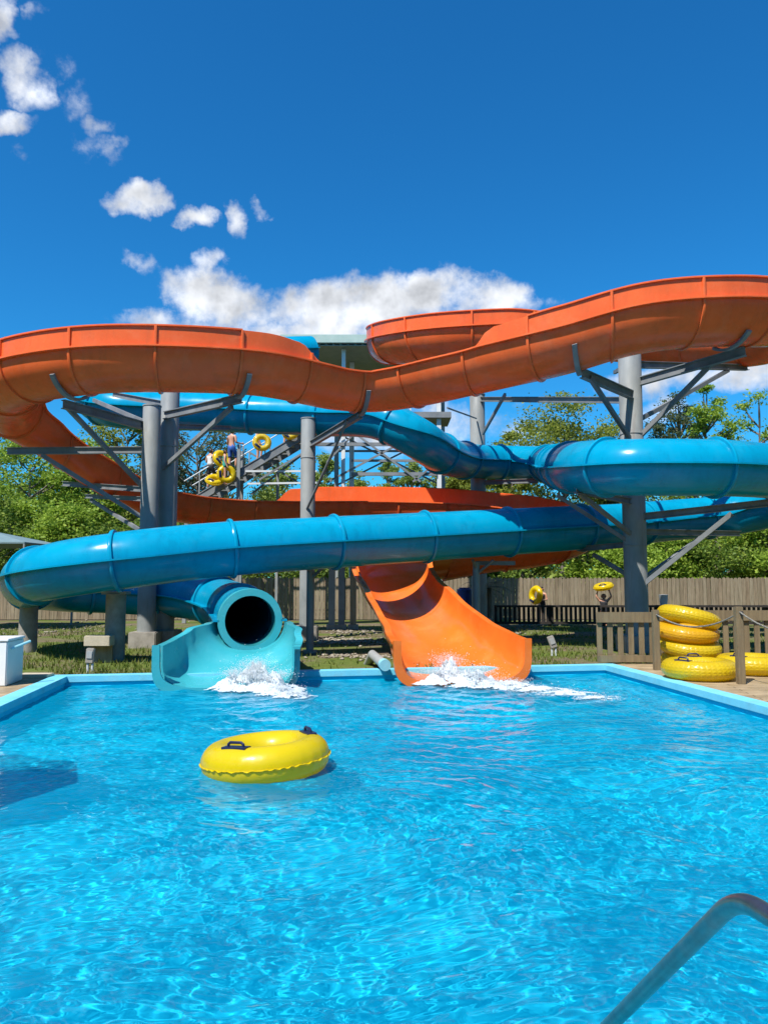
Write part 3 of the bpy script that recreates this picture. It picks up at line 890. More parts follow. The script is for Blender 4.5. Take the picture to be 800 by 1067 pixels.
# slim posts under the long blue tube
for px, Y, lab in ((323.5, 17.25, 'slim grey post with a forked head under the blue tube, between the two chutes'), (496, 18.6, 'slim grey post under the blue tube, right behind the orange chute')):
    x = P(px, 600, Y).x
    t = thing('slim_post', lab, 'post', (x, Y, 0), 'slim posts under the long blue tube')
    zt = 1.98 if px < 400 else 2.1
    MB().lathe((x, Y, 0), [(.085, 0), (.085, zt - .05)], 18).build('shaft', M['steel'], t, True)
    MB().box((x, Y, .03), (.3, .3, .06)).build('base_plate', M['concrete'], t)
    strut(t, 'fork_arm', (x, Y, zt - .35), (x + .38, Y - .25, zt - .02), .07, .07, 'pipe')
    strut(t, 'fork_arm', (x, Y, zt - .2), (x - .12, Y - .35, zt - .02), .07, .07, 'pipe')
    if px > 400:
        strut(t, 'side_arm', (x, Y + .02, zt - .08), (x + .95, Y + .1, zt - .08), .1, .1)
# concrete piles by the blue U-turn
def pile(px, Y, r, zt, label, wood=False):
    x = P(px, 600, Y).x
    t = thing('concrete_pile', label, 'pile', (x, Y, 0), 'stub piles under the blue bend')
    MB().lathe((x, Y, 0), [(r * 1.02, -.02), (r, .3), (r * .98, zt)], 24).build('shaft', M['concrete'], t, True)
    MB().beam((x - .25, Y, zt + .02), (x + .25, Y, zt + .02), .3, .06).build('saddle', M['steel'], t)
    return t
pile(122, 15.7, .2, 1.33, 'pale concrete pile with a sawn timber block fixed at its side')
pile(32, 17.6, .2, 1.12, 'dark concrete pile in the shade under the left end of the blue bend')
pile(172, 20.0, .18, .72, 'short concrete pile under the lower blue tube beside the steel columns')
x = P(108, 600, 15.3).x
t = thing('timber_block', 'pale sawn timber block on short posts in front of the concrete pile', 'timber block', (x, 15.2, 0))
MB().box((x, 15.2, .43), (.5, .3, .2)).build('beam', M['cream'], t, bevel=.01)
MB().box((x + .06, 15.3, .165), (.34, .06, .33)).build('board', M['timber'], t)
MB().box((x - .14, 15.3, .165), (.06, .08, .33)).build('post', M['timber'], t)

# ------------------------------------------------------------------ TOWER AND STAIRS
tw = thing('slide_tower', 'launch tower with pale green flat roof behind the orange slide', 'tower', (0, 33.5, 0))
rz = P(350, 358, 31).z
r0, r1 = P(292, 358, 31).x, P(470, 358, 31).x
rf = MB().box(((r0 + r1) / 2, 34, rz + .18), (r1 - r0, 6.2, .36)).build('roof', M['roof'], tw, bevel=.02)
cr = MB()
xx = r0 + .1
while xx < r1 - .1:
    cr.box((xx, 34, rz - .035), (.09, 6.0, .06)); xx += .3
cr.build('roof_soffit', M['ceiling'], tw)
MB().box(((r0 + r1) / 2, 34, rz - .08), (r1 - r0 - .06, 6.05, .03)).build('roof_deck', M['ceiling'], tw)
PLZ = 8.55
pl_ = MB().box(((r0 + r1) / 2 + .6, 32.2, PLZ - .12), (r1 - r0 - 1.2, 1.9, .24)).build('platform', M['beam'], tw)
for px, Y, w_, mt in ((357, 31.5, .16, 'whitesteel'), (366, 33.5, .2, 'whitesteel'), (458, 31.5, .18, 'whitesteel'), (350, 36, .2, 'steel'), (462, 36, .2, 'steel')):
    x = P(px, 600, Y).x
    MB().box((x, Y, rz / 2 - .05), (w_, w_, rz - .1)).build('post', M[mt], tw)
for a, b in ((P(330, 463, 31.4), P(430, 463, 31.4)), (P(366, 494, 31.4), P(455, 494, 31.4))):
    strut(tw, 'girt', a, b, .12, .14)
for a, b in ((P(365, 448, 31.3), P(438, 502, 31.3)), (P(415, 463, 31.3), P(342, 502, 31.3)), (P(385, 440, 31.3), P(418, 463, 31.3)), (P(430, 502, 31.3), P(455, 482, 31.3))):
    strut(tw, 'brace', a, b, .06, .08)
for a, b in ((P(352, 452, 33), P(458, 505, 33)), (P(458, 452, 33), P(352, 505, 33)), (P(340, 482, 31.4), P(366, 455, 31.4))):
    strut(tw, 'brace', a, b, .06, .07)
for a, b in ((P(352, 470, 35.8), P(462, 470, 35.8)), (P(366, 480, 31.4), P(458, 480, 31.4))):
    strut(tw, 'girt', a, b, .08, .1)
for px in (384, 405, 428):
    x = P(px, 600, 31.3).x
    MB().box((x, 31.3, PLZ + .5), (.05, .05, 1.0)).build('baluster', M['whitesteel'], tw)
strut(tw, 'handrail', (r0 + 1.2, 31.3, PLZ + 1.02), (r1, 31.3, PLZ + 1.02), .05, .05, 'beam', 'whitesteel')
# stairs down to the left
st = thing('tower_staircase', 'open steel staircase climbing to the tower behind the middle column', 'staircase', (P(250, 600, 30).x, 30, 0))
SA, SB = P(352, 436, 30.0), P(196, 530, 30.0)
for dy in (-.65, .65):
    o = Vector((0, dy, 0))
    strut(st, 'stringer', SA + o, SB + o, .07, .3, 'i')
    strut(st, 'handrail', SA + o + Vector((0, 0, 1.0)), SB + o + Vector((0, 0, 1.0)), .045, .045, 'pipe', 'whitesteel')
    for k in range(7):
        q_ = SA.lerp(SB, (k + .3) / 7) + o
        MB().beam(q_, q_ + Vector((0, 0, 1.0)), .04, .04).build('baluster', M['steel'], st)
ns = 17
for k in range(ns):
    q_ = SA.lerp(SB, (k + .5) / ns)
    MB().box((q_.x, q_.y, q_.z + .1), (.3, 1.2, .04)).build('tread', M['beam'], st)
for px, py, w_ in ((251, 470, .2), (256.5, 470, .12), (205, 522, .14)):
    q_ = P(px, py, 30.7)
    MB().box((q_.x, 30.8 if px == 251 else 29.2, q_.z / 2), (w_, w_, q_.z)).build('post', M['steel'], st)
for a, b in ((P(256, 491, 29.3), P(330, 491, 29.3)), (P(258, 504, 29.3), P(330, 503, 29.3))):
    strut(st, 'rail', a, b, .05, .07, 'beam', 'whitesteel')
strut(st, 'brace', P(332, 462, 29.2), P(270, 500, 29.2), .05, .07)
strut(st, 'brace', P(345, 450, 30.9), P(262, 515, 30.9), .06, .08)
strut(st, 'brace', P(258, 470, 30.9), P(330, 515, 30.9), .05, .07)
for px_ in (288, 326):
    q_ = P(px_, 600, 30.7); u_ = SA.lerp(SB, (SA.x - q_.x) / (SA.x - SB.x)).z
    MB().box((q_.x, 30.75, u_ / 2), (.1, .1, u_)).build('post', M['steel'], st)

# ------------------------------------------------------------------ FENCES
def back_fence():
    a, b = P(-160, 600, 31.5), P(960, 600, 31.5)
    t = thing('board_fence', 'tall weathered wooden board fence with pointed tops across the back of the yard', 'fence', (0, 31.5, 0))
    mb = MB(); x = a.x; r_ = random.Random(4)
    while x < b.x:
        w = .145; h = 1.72 + r_.uniform(-.025, .025); y = 31.5 + r_.uniform(-.008, .008); d = .022
        prof = [(x, 0.02), (x + w, 0.02), (x + w, h - .05), (x + w - .045, h), (x + .045, h), (x, h - .05)]
        vs = [(p[0], y, p[1]) for p in prof] + [(p[0], y + d, p[1]) for p in prof]
        mb.add(vs, [tuple(range(6)), tuple(range(11, 5, -1))] + [(i, (i + 1) % 6, 6 + (i + 1) % 6, 6 + i) for i in range(6)])
        x += w + r_.uniform(.008, .02)
    mb.build('boards', M['boards'], t)
    for z in (.4, 1.4):
        MB().box(((a.x + b.x) / 2, 31.58, z), (b.x - a.x, .06, .09)).build('rail', M['timber'], t)
back_fence()

def dark_railing():
    Y = 27.2
    a, b = P(516, 600, Y).x, P(850, 600, Y).x
    t = thing('deck_railing', 'low dark stained timber railing in front of the board fence', 'railing', ((a + b) / 2, Y, 0))
    MB().box(((a + b) / 2, Y, .70), (b - a, .16, .07)).build('top_rail', M['darkwood'], t)
    MB().box(((a + b) / 2, Y, .12), (b - a, .05, .09)).build('bottom_rail', M['darkwood'], t)
    mb = MB(); x = a
    while x < b:
        mb.box((x, Y + .03, .38), (.09, .03, .56)); x += .165
    mb.build('slats', M['darkwood'], t)
    x = a
    while x < b:
        MB().box((x, Y + .09, .37), (.1, .1, .74)).build('post', M['darkwood'], t); x += 1.9
dark_railing()

# ------------------------------------------------------------------ near low fence on the right
def low_fence():
    Y = 14.75
    a, b = P(620, 600, Y).x, P(681, 600, Y).x
    t = thing('picket_fence', 'low brown timber picket fence panel beside the pool corner', 'fence', ((a + b) / 2, Y, 0), 'low brown fence panels')
    MB().box(((a + b) / 2, Y, .90), (b - a, .045, .2)).build('top_rail', M['railwood'], t, bevel=.006)
    MB().box(((a + b) / 2, Y, .12), (b - a, .045, .13)).build('bottom_rail', M['railwood'], t, bevel=.006)
    n = 6
    for k in range(n):
        x = a + .06 + (b - a - .12) * k / (n - 1)
        MB().box((x, Y + .045, .5), (.1, .03, .84)).build('picket', M['railwood'], t)
    a, b = P(684, 600, Y + .1).x, P(880, 600, Y + .1).x
    t = thing('picket_fence', 'long brown timber picket fence running behind the yellow tube stack', 'fence', ((a + b) / 2, Y + .1, 0), 'low brown fence panels')
    MB().box(((a + b) / 2, Y + .1, .93), (b - a, .045, .2)).build('top_rail', M['railwood'], t, bevel=.006)
    MB().box(((a + b) / 2, Y + .1, .12), (b - a, .045, .13)).build('bottom_rail', M['railwood'], t, bevel=.006)
    x = a + .1
    while x < b:
        MB().box((x, Y + .145, .5), (.1, .03, .84)).build('picket', M['railwood'], t); x += .2
low_fence()
def rope_post(px, Y, zt, label):
    x = P(px, 600, Y).x
    t = thing('fence_post', label, 'post', (x, Y, 0), 'rope posts on the deck')
    MB().box((x, Y, zt / 2), (.11, .11, zt)).build('post', M['railwood'], t, bevel=.008)
    MB().lathe((x + .02, Y - .075, zt - .1), [(.02, -.03), (.028, 0), (.02, .03)], 10).build('ring', M['black'], t)
    return Vector((x, Y - .06, zt - .08))
ra = rope_post(681, 13.75, 1.08, 'brown rope post at the end of the short picket panel')
rb_ = rope_post(767, 11.9, 1.2, 'brown rope post standing before the flat yellow tubes on the deck')
rc = rope_post(868, 10.0, 1.15, 'brown rope post nearest the camera along the deck')
for a, b, lab in ((ra, rb_, 'dark sagging rope strung across the front of the tube stack'), (rb_, rc, 'pale sagging rope running off to the right frame edge')):
    pts = [a.lerp(b, k / 20) - Vector((0, 0, .22 * 4 * (k / 20) * (1 - k / 20))) for k in range(21)]
    tag(MB().pipe(pts, .013, 8).build('barrier_rope', M['rope'], None, True), lab, 'rope', 'barrier ropes')

# ------------------------------------------------------------------ INNER TUBES
def torus_np(R, r, seam=True, nu=96, nv=28, squash=1.0, printed=False):
    vs, fs, uvs = [], [], []
    for i in range(nu):
        a = 2 * PI * i / nu
        for j in range(nv):
            b = 2 * PI * j / nv
            rr = r
            # vinyl puckers along the outer weld
            d = abs((b + PI) % (2 * PI) - PI)
            if not printed:
                rr += .0055 * math.exp(-(d / .45) ** 2) * (math.sin(a * 37 + 2.5 * math.sin(a * 5)) - .6)
            x = R + rr * math.cos(b)
            vs.append((x * math.cos(a), x * math.sin(a), rr * math.sin(b) * squash))
            uvs.append((i / nu, j / nv))
    for i in range(nu):
        for j in range(nv):
            fs.append((i * nv + j, ((i + 1) % nu) * nv + j, ((i + 1) % nu) * nv + (j + 1) % nv, i * nv + (j + 1) % nv))
    return vs, fs

def make_tube(label, group, R=.42, r=.17, mat='yellow', printed=False, squash=1.0, handles=2, hang=(250, 40), sag=None):
    t = thing('inner_tube', label, 'inner tube', (0, 0, 0), group)
    vs, fs = torus_np(R, r, squash=squash, printed=printed)
    if sag: vs = [(x, y, z + sag(x, y)) for x, y, z in vs]
    body = MB().add(vs, fs).build('ring', M[mat], t, True, angle=80)
    me = body.data
    uv = me.uv_layers.new(name='UVMap')
    co = [v.co for v in me.vertices]
    for poly in me.polygons:
        lp = []
        for li in poly.loop_indices:
            c = co[me.loops[li].vertex_index]
            a = (math.atan2(c.y, c.x) / (2 * PI)) % 1
            b = (math.atan2(c.z / squash, math.hypot(c.x, c.y) - R) / (2 * PI)) % 1
            lp.append([li, a, b])
        for k in (1, 2):
            if max(q[k] for q in lp) - min(q[k] for q in lp) > .5:
                for q in lp:
                    if q[k] < .5: q[k] += 1
        for li, a, b in lp: uv.data[li].uv = (a, b)
    if not printed:
        sm = MB(); secs = []
        for i in range(181):
            a = 2 * PI * i / 180
            w = .0025 * math.sin(a * 37 + 2.5 * math.sin(a * 5)) + .002 * math.sin(a * 53)
            x = R + r - .004
            c, s = math.cos(a), math.sin(a)
            secs.append([(x * c, x * s, w + .004), ((x + .015) * c, (x + .015) * s, w * 2.0), (x * c, x * s, w - .004)])
        sweep(sm, [[Vector(p) for p in s] for s in secs])
        sm.build('weld_seam', M[mat], t, True)
    for k in range(handles):
        a = math.radians(hang[k])
        c, s = math.cos(a), math.sin(a)
        def at(rad, tang, z): return Vector((c * rad - s * tang, s * rad + c * tang, z))
        zt = r * squash * .985
        h = MB().pipe([at(R, -.085, zt), at(R, -.082, zt + .03), at(R, -.06, zt + .045), at(R, .06, zt + .045), at(R, .082, zt + .03), at(R, .085, zt)], .013, 8).build('handle', M['navy'], t, True)
        pts = [at(R + .045, -.13, zt - .012), at(R + .045, .13, zt - .012), at(R - .045, .13, zt - .012), at(R - .045, -.13, zt - .012)]
        MB().add(pts + [p + Vector((0, 0, .022)) for p in pts], [(0, 1, 2, 3), (4, 5, 6, 7), (0, 1, 5, 4), (1, 2, 6, 5), (2, 3, 7, 6), (3, 0, 4, 7)]).build('handle_patch', M['navy'], h)
    return t

def copy_thing(src, label, loc, rot=(0, 0, 0), mat=None):
    c = src.copy(); COL.objects.link(c); c.location = loc; c.rotation_euler = rot; c['label'] = label
    for ch in list(src.children):
        d = ch.copy(); COL.objects.link(d); d.parent = c
        if mat and ch.name.startswith('ring'):
            d.data = d.data.copy(); d.data.materials[0] = M[mat]
        for g in ch.children:
            e = g.copy(); COL.objects.link(e); e.parent = d
    return c

ft = make_tube('bright yellow inner tube floating alone on the pool water', None, .42, .172, 'yellow', hang=(242, 24), squash=1.0)
fc = P(279.5, 793, 7.45)
ft.location = (fc.x, 7.3, WZ + .095)
ft.rotation_euler = (math.radians(-1.5), math.radians(-4), math.radians(0))

GRP = 'yellow tubes stacked on the deck'
sx, sy = P(714, 600, 14.2).x, 14.2
t1 = make_tube('bottom yellow tube of the leaning stack on the deck', GRP, .385, .175, 'yellow_waffle_and_shade', True, .80, 0)
t1.location = (sx + .02, sy + .0, .41); t1.rotation_euler = (math.radians(10), math.radians(3), 0)
copy_thing(t1, 'amber tube in the middle of the leaning stack on the deck', (sx - .02, sy, .67), (math.radians(7), math.radians(-4), 1), 'amber')
copy_thing(t1, 'topmost yellow tube of the leaning stack on the deck', (sx + .03, sy, .93), (math.radians(14), math.radians(-3), 2))
copy_thing(t1, 'yellow tube lying under the leaning stack, touching the deck', (sx + .08, sy + .03, .165), (0, 0, .5))
t5 = make_tube('flat yellow tube with two dark handles lying in front of the stack', GRP, .42, .165, 'yellow_waffle_and_shade', True, .92, 2, (215, 80))
f5 = P(728, 700, 12.55); t5.location = (f5.x, 12.55, .19)
copy_thing(t5, 'flat yellow tube at the right frame edge behind the rope post', (P(784, 690, 13.2).x, 13.25, .19), (0, 0, 2.4))

# ------------------------------------------------------------------ PEOPLE
def person(label, loc, yaw, pose, clothes, hair=True, height=1.7, group=None):
    """loc: ground point between the feet; pose: dict of joints in body space (x right, y forward, z up) at height 1.7"""
    s = height / 1.7
    J = {'pel': (0, 0, .92), 'bel': (0, 0, 1.06), 'che': (0, 0, 1.25), 'nek': (0, 0, 1.42), 'nk2': (0, .01, 1.48), 'hed': (0, .02, 1.56), 'top': (0, .02, 1.65),
         'shl': (-.17, 0, 1.37), 'shr': (.17, 0, 1.37), 'ell': (-.23, -.02, 1.10), 'elr': (.23, -.02, 1.10), 'wrl': (-.24, .08, .88), 'wrr': (.24, .08, .88),
         'hil': (-.09, 0, .88), 'hir': (.09, 0, .88), 'knl': (-.10, .02, .49), 'knr': (.10, .02, .49), 'anl': (-.10, -.02, .09), 'anr': (.10, -.02, .09),
         'tol': (-.11, .14, .03), 'tor': (.11, .14, .03)}
    J.update(pose)
    Rr = {'pel': .125, 'bel': .12, 'che': .135, 'nek': .07, 'nk2': .052, 'hed': .092, 'top': .06, 'shl': .06, 'shr': .06, 'ell': .042, 'elr': .042, 'wrl': .028, 'wrr': .028,
          'hil': .09, 'hir': .09, 'knl': .058, 'knr': .058, 'anl': .04, 'anr': .04, 'tol': .03, 'tor': .03}
    Ed = [('pel', 'bel'), ('bel', 'che'), ('che', 'nek'), ('nek', 'nk2'), ('nk2', 'hed'), ('hed', 'top'), ('che', 'shl'), ('che', 'shr'), ('shl', 'ell'), ('shr', 'elr'), ('ell', 'wrl'), ('elr', 'wrr'),
          ('pel', 'hil'), ('pel', 'hir'), ('hil', 'knl'), ('hir', 'knr'), ('knl', 'anl'), ('knr', 'anr'), ('anl', 'tol'), ('anr', 'tor')]
    for sd in 'lr':                                   # palm and five bent fingers
        w = Vector(J['wr' + sd]); d = (w - Vector(J['el' + sd])).normalized()
        side = d.cross(Vector((0, 1, 0)))
        if side.length < .2: side = d.cross(Vector((1, 0, 0)))
        side.normalize(); nrm = side.cross(d)
        pk = 'pa' + sd; J[pk] = tuple(w + d * .06); Rr[pk] = .03; Ed.append(('wr' + sd, pk))
        for f in range(5):
            off = (f - 2) * .019
            if f == 0:
                a = w + d * .05 - side * .05; b = w + d * .08 - side * .065 + nrm * .02
            else:
                a = w + d * (.12 - abs(f - 2.4) * .008) + side * off; b = a + d * .025 + nrm * .03
            ka, kb = f'f{sd}{f}a', f'f{sd}{f}b'
            J[ka], J[kb] = tuple(a), tuple(b); Rr[ka], Rr[kb] = .009, .008
            Ed += [(pk, ka), (ka, kb)]
    keys = list(J)
    me = bpy.data.meshes.new('person')
    me.from_pydata([Vector(J[k]) * s for k in keys], [(keys.index(a), keys.index(b)) for a, b in Ed], [])
    ob = bpy.data.objects.new('person', me); COL.objects.link(ob)
    md = ob.modifiers.new('s', 'SKIN'); ob.modifiers.new('u', 'SUBSURF').levels = 1
    for i, k in enumerate(keys):
        sv = me.skin_vertices[0].data[i]; sv.radius = (Rr[k] * s, Rr[k] * s * (.78 if k in ('bel', 'che', 'pel') else 1)); sv.use_root = (k == 'pel')
    dg = bpy.context.evaluated_depsgraph_get()
    m2 = bpy.data.meshes.new_from_object(ob.evaluated_get(dg))
    ob.modifiers.clear(); ob.data = m2
    m2.name = 'person'; m2.materials.clear(); m2.materials.append(M['skin']); m2.shade_smooth()
    tag(ob, label, 'person', group)
    ob.location = loc; ob.rotation_euler = (0, 0, yaw)
    # head relief: nose, ears
    hd = Vector(J['hed']) * s
    for nm, zc, mat in [('hair', None, 'hair')] + [(c[0], c[1], c[2]) for c in clothes]:
        bm = bmesh.new(); bm.from_mesh(m2)
        bm.normal_update()
        dead = []
        for f in bm.faces:
            c = f.calc_center_median()
            if nm == 'hair':
                keep = (c - hd).length < .16 * s and (c.z > hd.z + .045 * s or (c.y < hd.y - .0 and c.z > hd.z - .06 * s)) and c.z > hd.z - .07 * s
            else:
                lo, hi, arms = zc
                keep = lo * s < c.z < hi * s and (abs(c.x) < arms * s)
            if not keep: dead.append(f)
        bmesh.ops.delete(bm, geom=dead, context='FACES')
        left = set(bm.faces); comps = []                 # keep the garment as one piece
        while left:
            st_ = [left.pop()]; comp = []
            while st_:
                f = st_.pop(); comp.append(f)
                for e in f.edges:
                    for g_ in e.link_faces:
                        if g_ in left: left.discard(g_); st_.append(g_)
            comps.append(comp)
        comps.sort(key=len)
        for comp in comps[:-1]: bmesh.ops.delete(bm, geom=comp, context='FACES')
        off = .022 if nm == 'hair' else .012
        for v in bm.verts: v.co += v.normal * off * s
        mm = bpy.data.meshes.new(nm); bm.to_mesh(mm); bm.free()
        mm.materials.append(M[mat]); mm.shade_smooth()
        o = bpy.data.objects.new(nm, mm); COL.objects.link(o); o.parent = ob
        so = o.modifiers.new('t', 'SOLIDIFY'); so.thickness = .008
    eye = MB()
    for sx_ in (-.032, .032): eye.lathe(hd + Vector((sx_ * s, .088 * s, .008 * s)), [(.001, -.012 * s), (.012 * s, 0), (.001, .012 * s)], 8)
    o = eye.build('eyes', M['hair']); o.parent = ob
    nose = MB().lathe(hd + Vector((0, .1 * s, -.03 * s)), [(.02 * s, -.012 * s), (.014 * s, .01 * s), (.004 * s, .035 * s)], 8)
    for sx_ in (-.095, .095): nose.lathe(hd + Vector((sx_ * s, .0, -.03 * s)), [(.004, 0), (.02 * s, .02 * s), (.022 * s, .045 * s), (.006, .06 * s)], 8)
    o = nose.build('nose_and_ears', M['skin'], None, True); o.parent = ob
    mo = MB().box(hd + Vector((0, .084 * s, -.058 * s)), (.045 * s, .012 * s, .01 * s)).build('mouth', M['amber']); o = mo; o.parent = ob
    return ob

def stair_z(x): 
    u = (x - SA.x) / (SB.x - SA.x)
    return SA.z + (SB.z - SA.z) * u + .12
PG = 'riders queueing on the tower stairs'
def rider(label, px, yaw, pose, clothes, dy=0, dz=0, h=1.7):
    x = P(px, 500, 30 + dy).x
    return person(label, (x, 30 + dy, stair_z(x) + dz), yaw, pose, clothes, height=h, group=PG)
up_step = {'knr': (.10, .16, .60), 'anr': (.10, .12, .22), 'tor': (.11, .27, .18)}
# heading up the stairs is towards +x: yaw -90 deg
rider('bare backed man in blue shorts holding yellow tubes on the stairs', 241, -.5, {'wrl': (-.30, .30, 1.1), 'ell': (-.28, .08, 1.1), 'wrr': (.2, .35, 1.12), **up_step}, [('shorts', (.52, .98, .24), 'cloth_blue')], dy=-.85, dz=.1)
rider('dark haired person in a white top behind the bare backed man on the stairs', 219, -.6, {'wrl': (-.3, .3, 1.2), 'wrr': (.3, .3, 1.2), **up_step}, [('top', (.95, 1.34, .125), 'cloth_white'), ('shorts', (.6, .97, .24), 'cloth_dark')], dy=-.6, h=1.6)
rider('person in a teal swimsuit lowest on the stairs beside a tube', 234, -1.3, {'wrl': (-.3, .25, 1.0)}, [('swimsuit', (.78, 1.34, .15), 'cloth_teal')], dy=-1.15, dz=-.35, h=1.4)
rider('person in white halfway up the stairs with a shaded tube', 268, -1.4, {'wrl': (-.3, .3, 1.1), **up_step}, [('top', (.95, 1.34, .125), 'cloth_white'), ('shorts', (.6, .97, .24), 'cloth_dark')], dy=.2)
rider('person in dark swimwear near the top of the stairs with a tube', 296, -1.4, {'wrl': (-.3, .3, 1.1), **up_step}, [('shorts', (.6, .98, .24), 'cloth_dark')], dy=.2)
TG = 'tubes carried by people'
tt = make_tube('yellow tube held low by the riders at the foot of the stairs', TG, .25, .108, 'yellow', False, 1.0, 1)
def held(px, py, Y): return P(px, py, Y)
tt.location = held(224, 500, 28.9); tt.rotation_euler = (math.radians(35), math.radians(8), 0)
copy_thing(tt, 'upright yellow tube at the shoulder of the bare backed man', held(231, 478, 29.2), (math.radians(68), math.radians(30), .5))
copy_thing(tt, 'yellow tube hanging at the thigh of the bare backed man', held(236, 494, 28.85), (math.radians(80), math.radians(65), .2))
copy_thing(tt, 'shaded yellow tube carried halfway up the stairs', held(273, 461, 29.3), (math.radians(75), math.radians(20), .1), 'yellow_waffle_and_shade')  # shade put into the colour: a darker vinyl than the other carried tubes
copy_thing(tt, 'shaded yellow tube nearest the top of the stairs, half behind the column', held(303, 449, 29.2), (math.radians(80), math.radians(10), -.2), 'yellow_waffle_and_shade')  # same darker vinyl in place of real shade
# two people on the far deck
x = P(628, 600, 28.0).x
person('person in dark swimwear carrying a yellow tube overhead behind the dark railing', (x, 28.0, -.34), 2.9, {'ell': (-.3, .05, 1.55), 'elr': (.3, .05, 1.55), 'shl': (-.17, 0, 1.4), 'shr': (.17, 0, 1.4), 'wrl': (-.24, .04, 1.74), 'wrr': (.24, .04, 1.74)},
       [('shirt', (.9, 1.34, .125), 'cloth_dark')], height=1.5)
copy_thing(tt, 'yellow tube balanced overhead behind the dark railing', (x, 28.0, P(628, 612, 28).z + .03), (math.radians(8), math.radians(-12), 0))
x2 = P(564, 600, 29.5).x
person('person standing behind an upright yellow tube by the board fence', (x2, 29.55, -.1), 2.6, {'wrl': (-.2, .3, 1.1), 'wrr': (.2, .3, 1.1)}, [('swimsuit', (.78, 1.34, .15), 'cloth_dark')], height=1.5)
copy_thing(tt, 'upright yellow tube held in front of the board fence', (P(558, 620, 29.4).x, 29.4, P(558, 620, 29.4).z), (math.radians(85), 0, math.radians(-62)))

# ------------------------------------------------------------------ SMALL THINGS
# handrail by the near edge
hr = thing('pool_handrail', 'bent stainless steel handrail at the near pool steps', 'handrail', (.75, 1.0, 0))
c0 = P(768, 934, 1.62); c1_ = P(628, 1075, 2.35)
dn = (c1_ - c0).normalized()
bend = []
a0 = P(862, 992, 1.30); 
pre = (c0 - a0).normalized()
for k in range(9):
    u = k / 8
    pA = c0 - pre * .09; pB = c0; pC = c0 + dn * .09
    bend.append(pA * (1 - u) ** 2 + pB * 2 * u * (1 - u) + pC * u * u)
low = c0 + dn * ((WZ - .6 - c0.z) / dn.z)
MB().pipe([Vector((a0.x + .02, a0.y - .12, .0)), Vector((a0.x + .02, a0.y - .12, a0.z - .14)), Vector((a0.x + .015, a0.y - .09, a0.z - .05)), a0] + bend + [low], .0195, 20).build('rail', M['inox'], hr, True)
MB().lathe((a0.x + .02, a0.y - .12, .03), [(.05, 0), (.05, .012), (.03, .02)], 20).build('base_flange', M['inox'], hr, True)

# white box at the left deck
wb = thing('pool_box', 'white plastic pool equipment box with a thin pole on its lid at the left edge', 'box', (-5.85, 11.9, 0))
Rz = Matrix.Rotation(math.radians(7.6), 3, 'Z')
MB().box((-5.92, 11.95, .36), (.5, .75, .66), Rz).build('body', M['white'], wb, bevel=.015)
MB().box((-5.92, 11.95, .71), (.53, .78, .035), Rz).build('lid', M['white'], wb, bevel=.008)
MB().box((-5.655, 11.8, .3), (.012, .05, .12), Rz).build('latch', M['bucket'], wb)
tag(MB().pipe([P(12, 676, 11.7), P(32, 668, 11.95)], .02, 8).build('pole', M['aqua'], None, True), 'short pale green pole lying on the white box', 'pole')
tag(MB().box((P(27, 704, 12.4).x, 12.75, .05), (.5, .3, .06)).build('stepping_slab', M['cream'], bevel=.01), 'pale slab lying on the deck behind the white box', 'slab')

def pedestal(px, Y, label, lean):
    x = P(px, 600, Y).x
    t = thing('outlet_box', label, 'outlet box', (x, Y, 0), 'weatherproof outlet boxes by the pool')
    R3 = Matrix.Rotation(lean, 3, 'Y')
    MB().box((x + .1 * math.sin(lean), Y, .29), (.14, .09, .26), R3).build('case', M['concrete'], t, bevel=.012)
    MB().box((x + .1 * math.sin(lean), Y - .05, .31), (.1, .02, .13), R3).build('cover', M['pipe'], t, bevel=.005)
    for dx in (-.035, .045):
        MB().pipe([(x + dx, Y, 0), (x + dx, Y, .2)], .022, 10).build('conduit', M['bucket'], t, True)
pedestal(97, 13.6, 'upright grey outlet box on two white conduits in the grass at the left', 0.05)
pedestal(575, 16.6, 'tilted grey outlet box in the grass right of the orange chute', -0.35)

t = thing('water_inlet_pipe', 'grey pipe with pale blue open end beside the orange chute', 'pipe', (P(401, 692, 13.6).x, 13.6, 0))
a = P(401, 693, 13.45); b = P(388, 682, 14.6)
MB().pipe([a, b, b + Vector((-.1, .5, -.25))], .085, 16).build('pipe', M['pipe'], t, True)
MB().pipe([a + (a - b).normalized() * .03, a + (b - a).normalized() * .12], .1, 16).build('end_ring', M['aqua'], t, True)

x = P(690, 600, 27.2).x
tag(MB().lathe((x, 27.2, .735), [(.12, 0), (.16, .36), (.165, .37), (.15, .36), (.11, .02)], 18).build('bucket', M['bucket'], None, True), 'pale bucket standing on the dark railing', 'bucket')
x = P(484, 600, 26.5).x
t = thing('plastic_barrel', 'blue plastic barrel behind the orange chute', 'barrel', (x, 26.5, 0))
MB().lathe((x, 26.5, 0), [(.26, 0.0), (.28, .3), (.265, .32), (.29, .6), (.28, .62), (.29, .9), (.27, 1.3), (.2, 1.32)], 24).build('body', M['bluebarrel'], t, True)
MB().lathe((x, 26.5, 1.32), [(.2, 0), (.2, .04)], 24).build('lid', M['bluebarrel'], t)
for px, py_t, Y, lab in ((430, 0, 25.5, ''),):
    pass
# dark posts under the tower
for px, lab in ((346, 'left of three dark posts in the shade under the slides'), (356, 'middle of three dark posts in the shade under the slides'), (368, 'brown post, right of three in the shade under the slides')):
    x = P(px, 600, 25.5).x
    t = thing('timber_post', lab, 'post', (x, 25.5, 0), 'posts in the shade under the slides')
    MB().box((x, 25.5, 1.2), (.2, .2, 2.4)).build('shaft', M['steel' if px < 350 else ('beam' if px < 360 else 'timber')], t)
    MB().box((x, 25.5, .08), (.34, .34, .16)).build('base', M['concrete'], t)

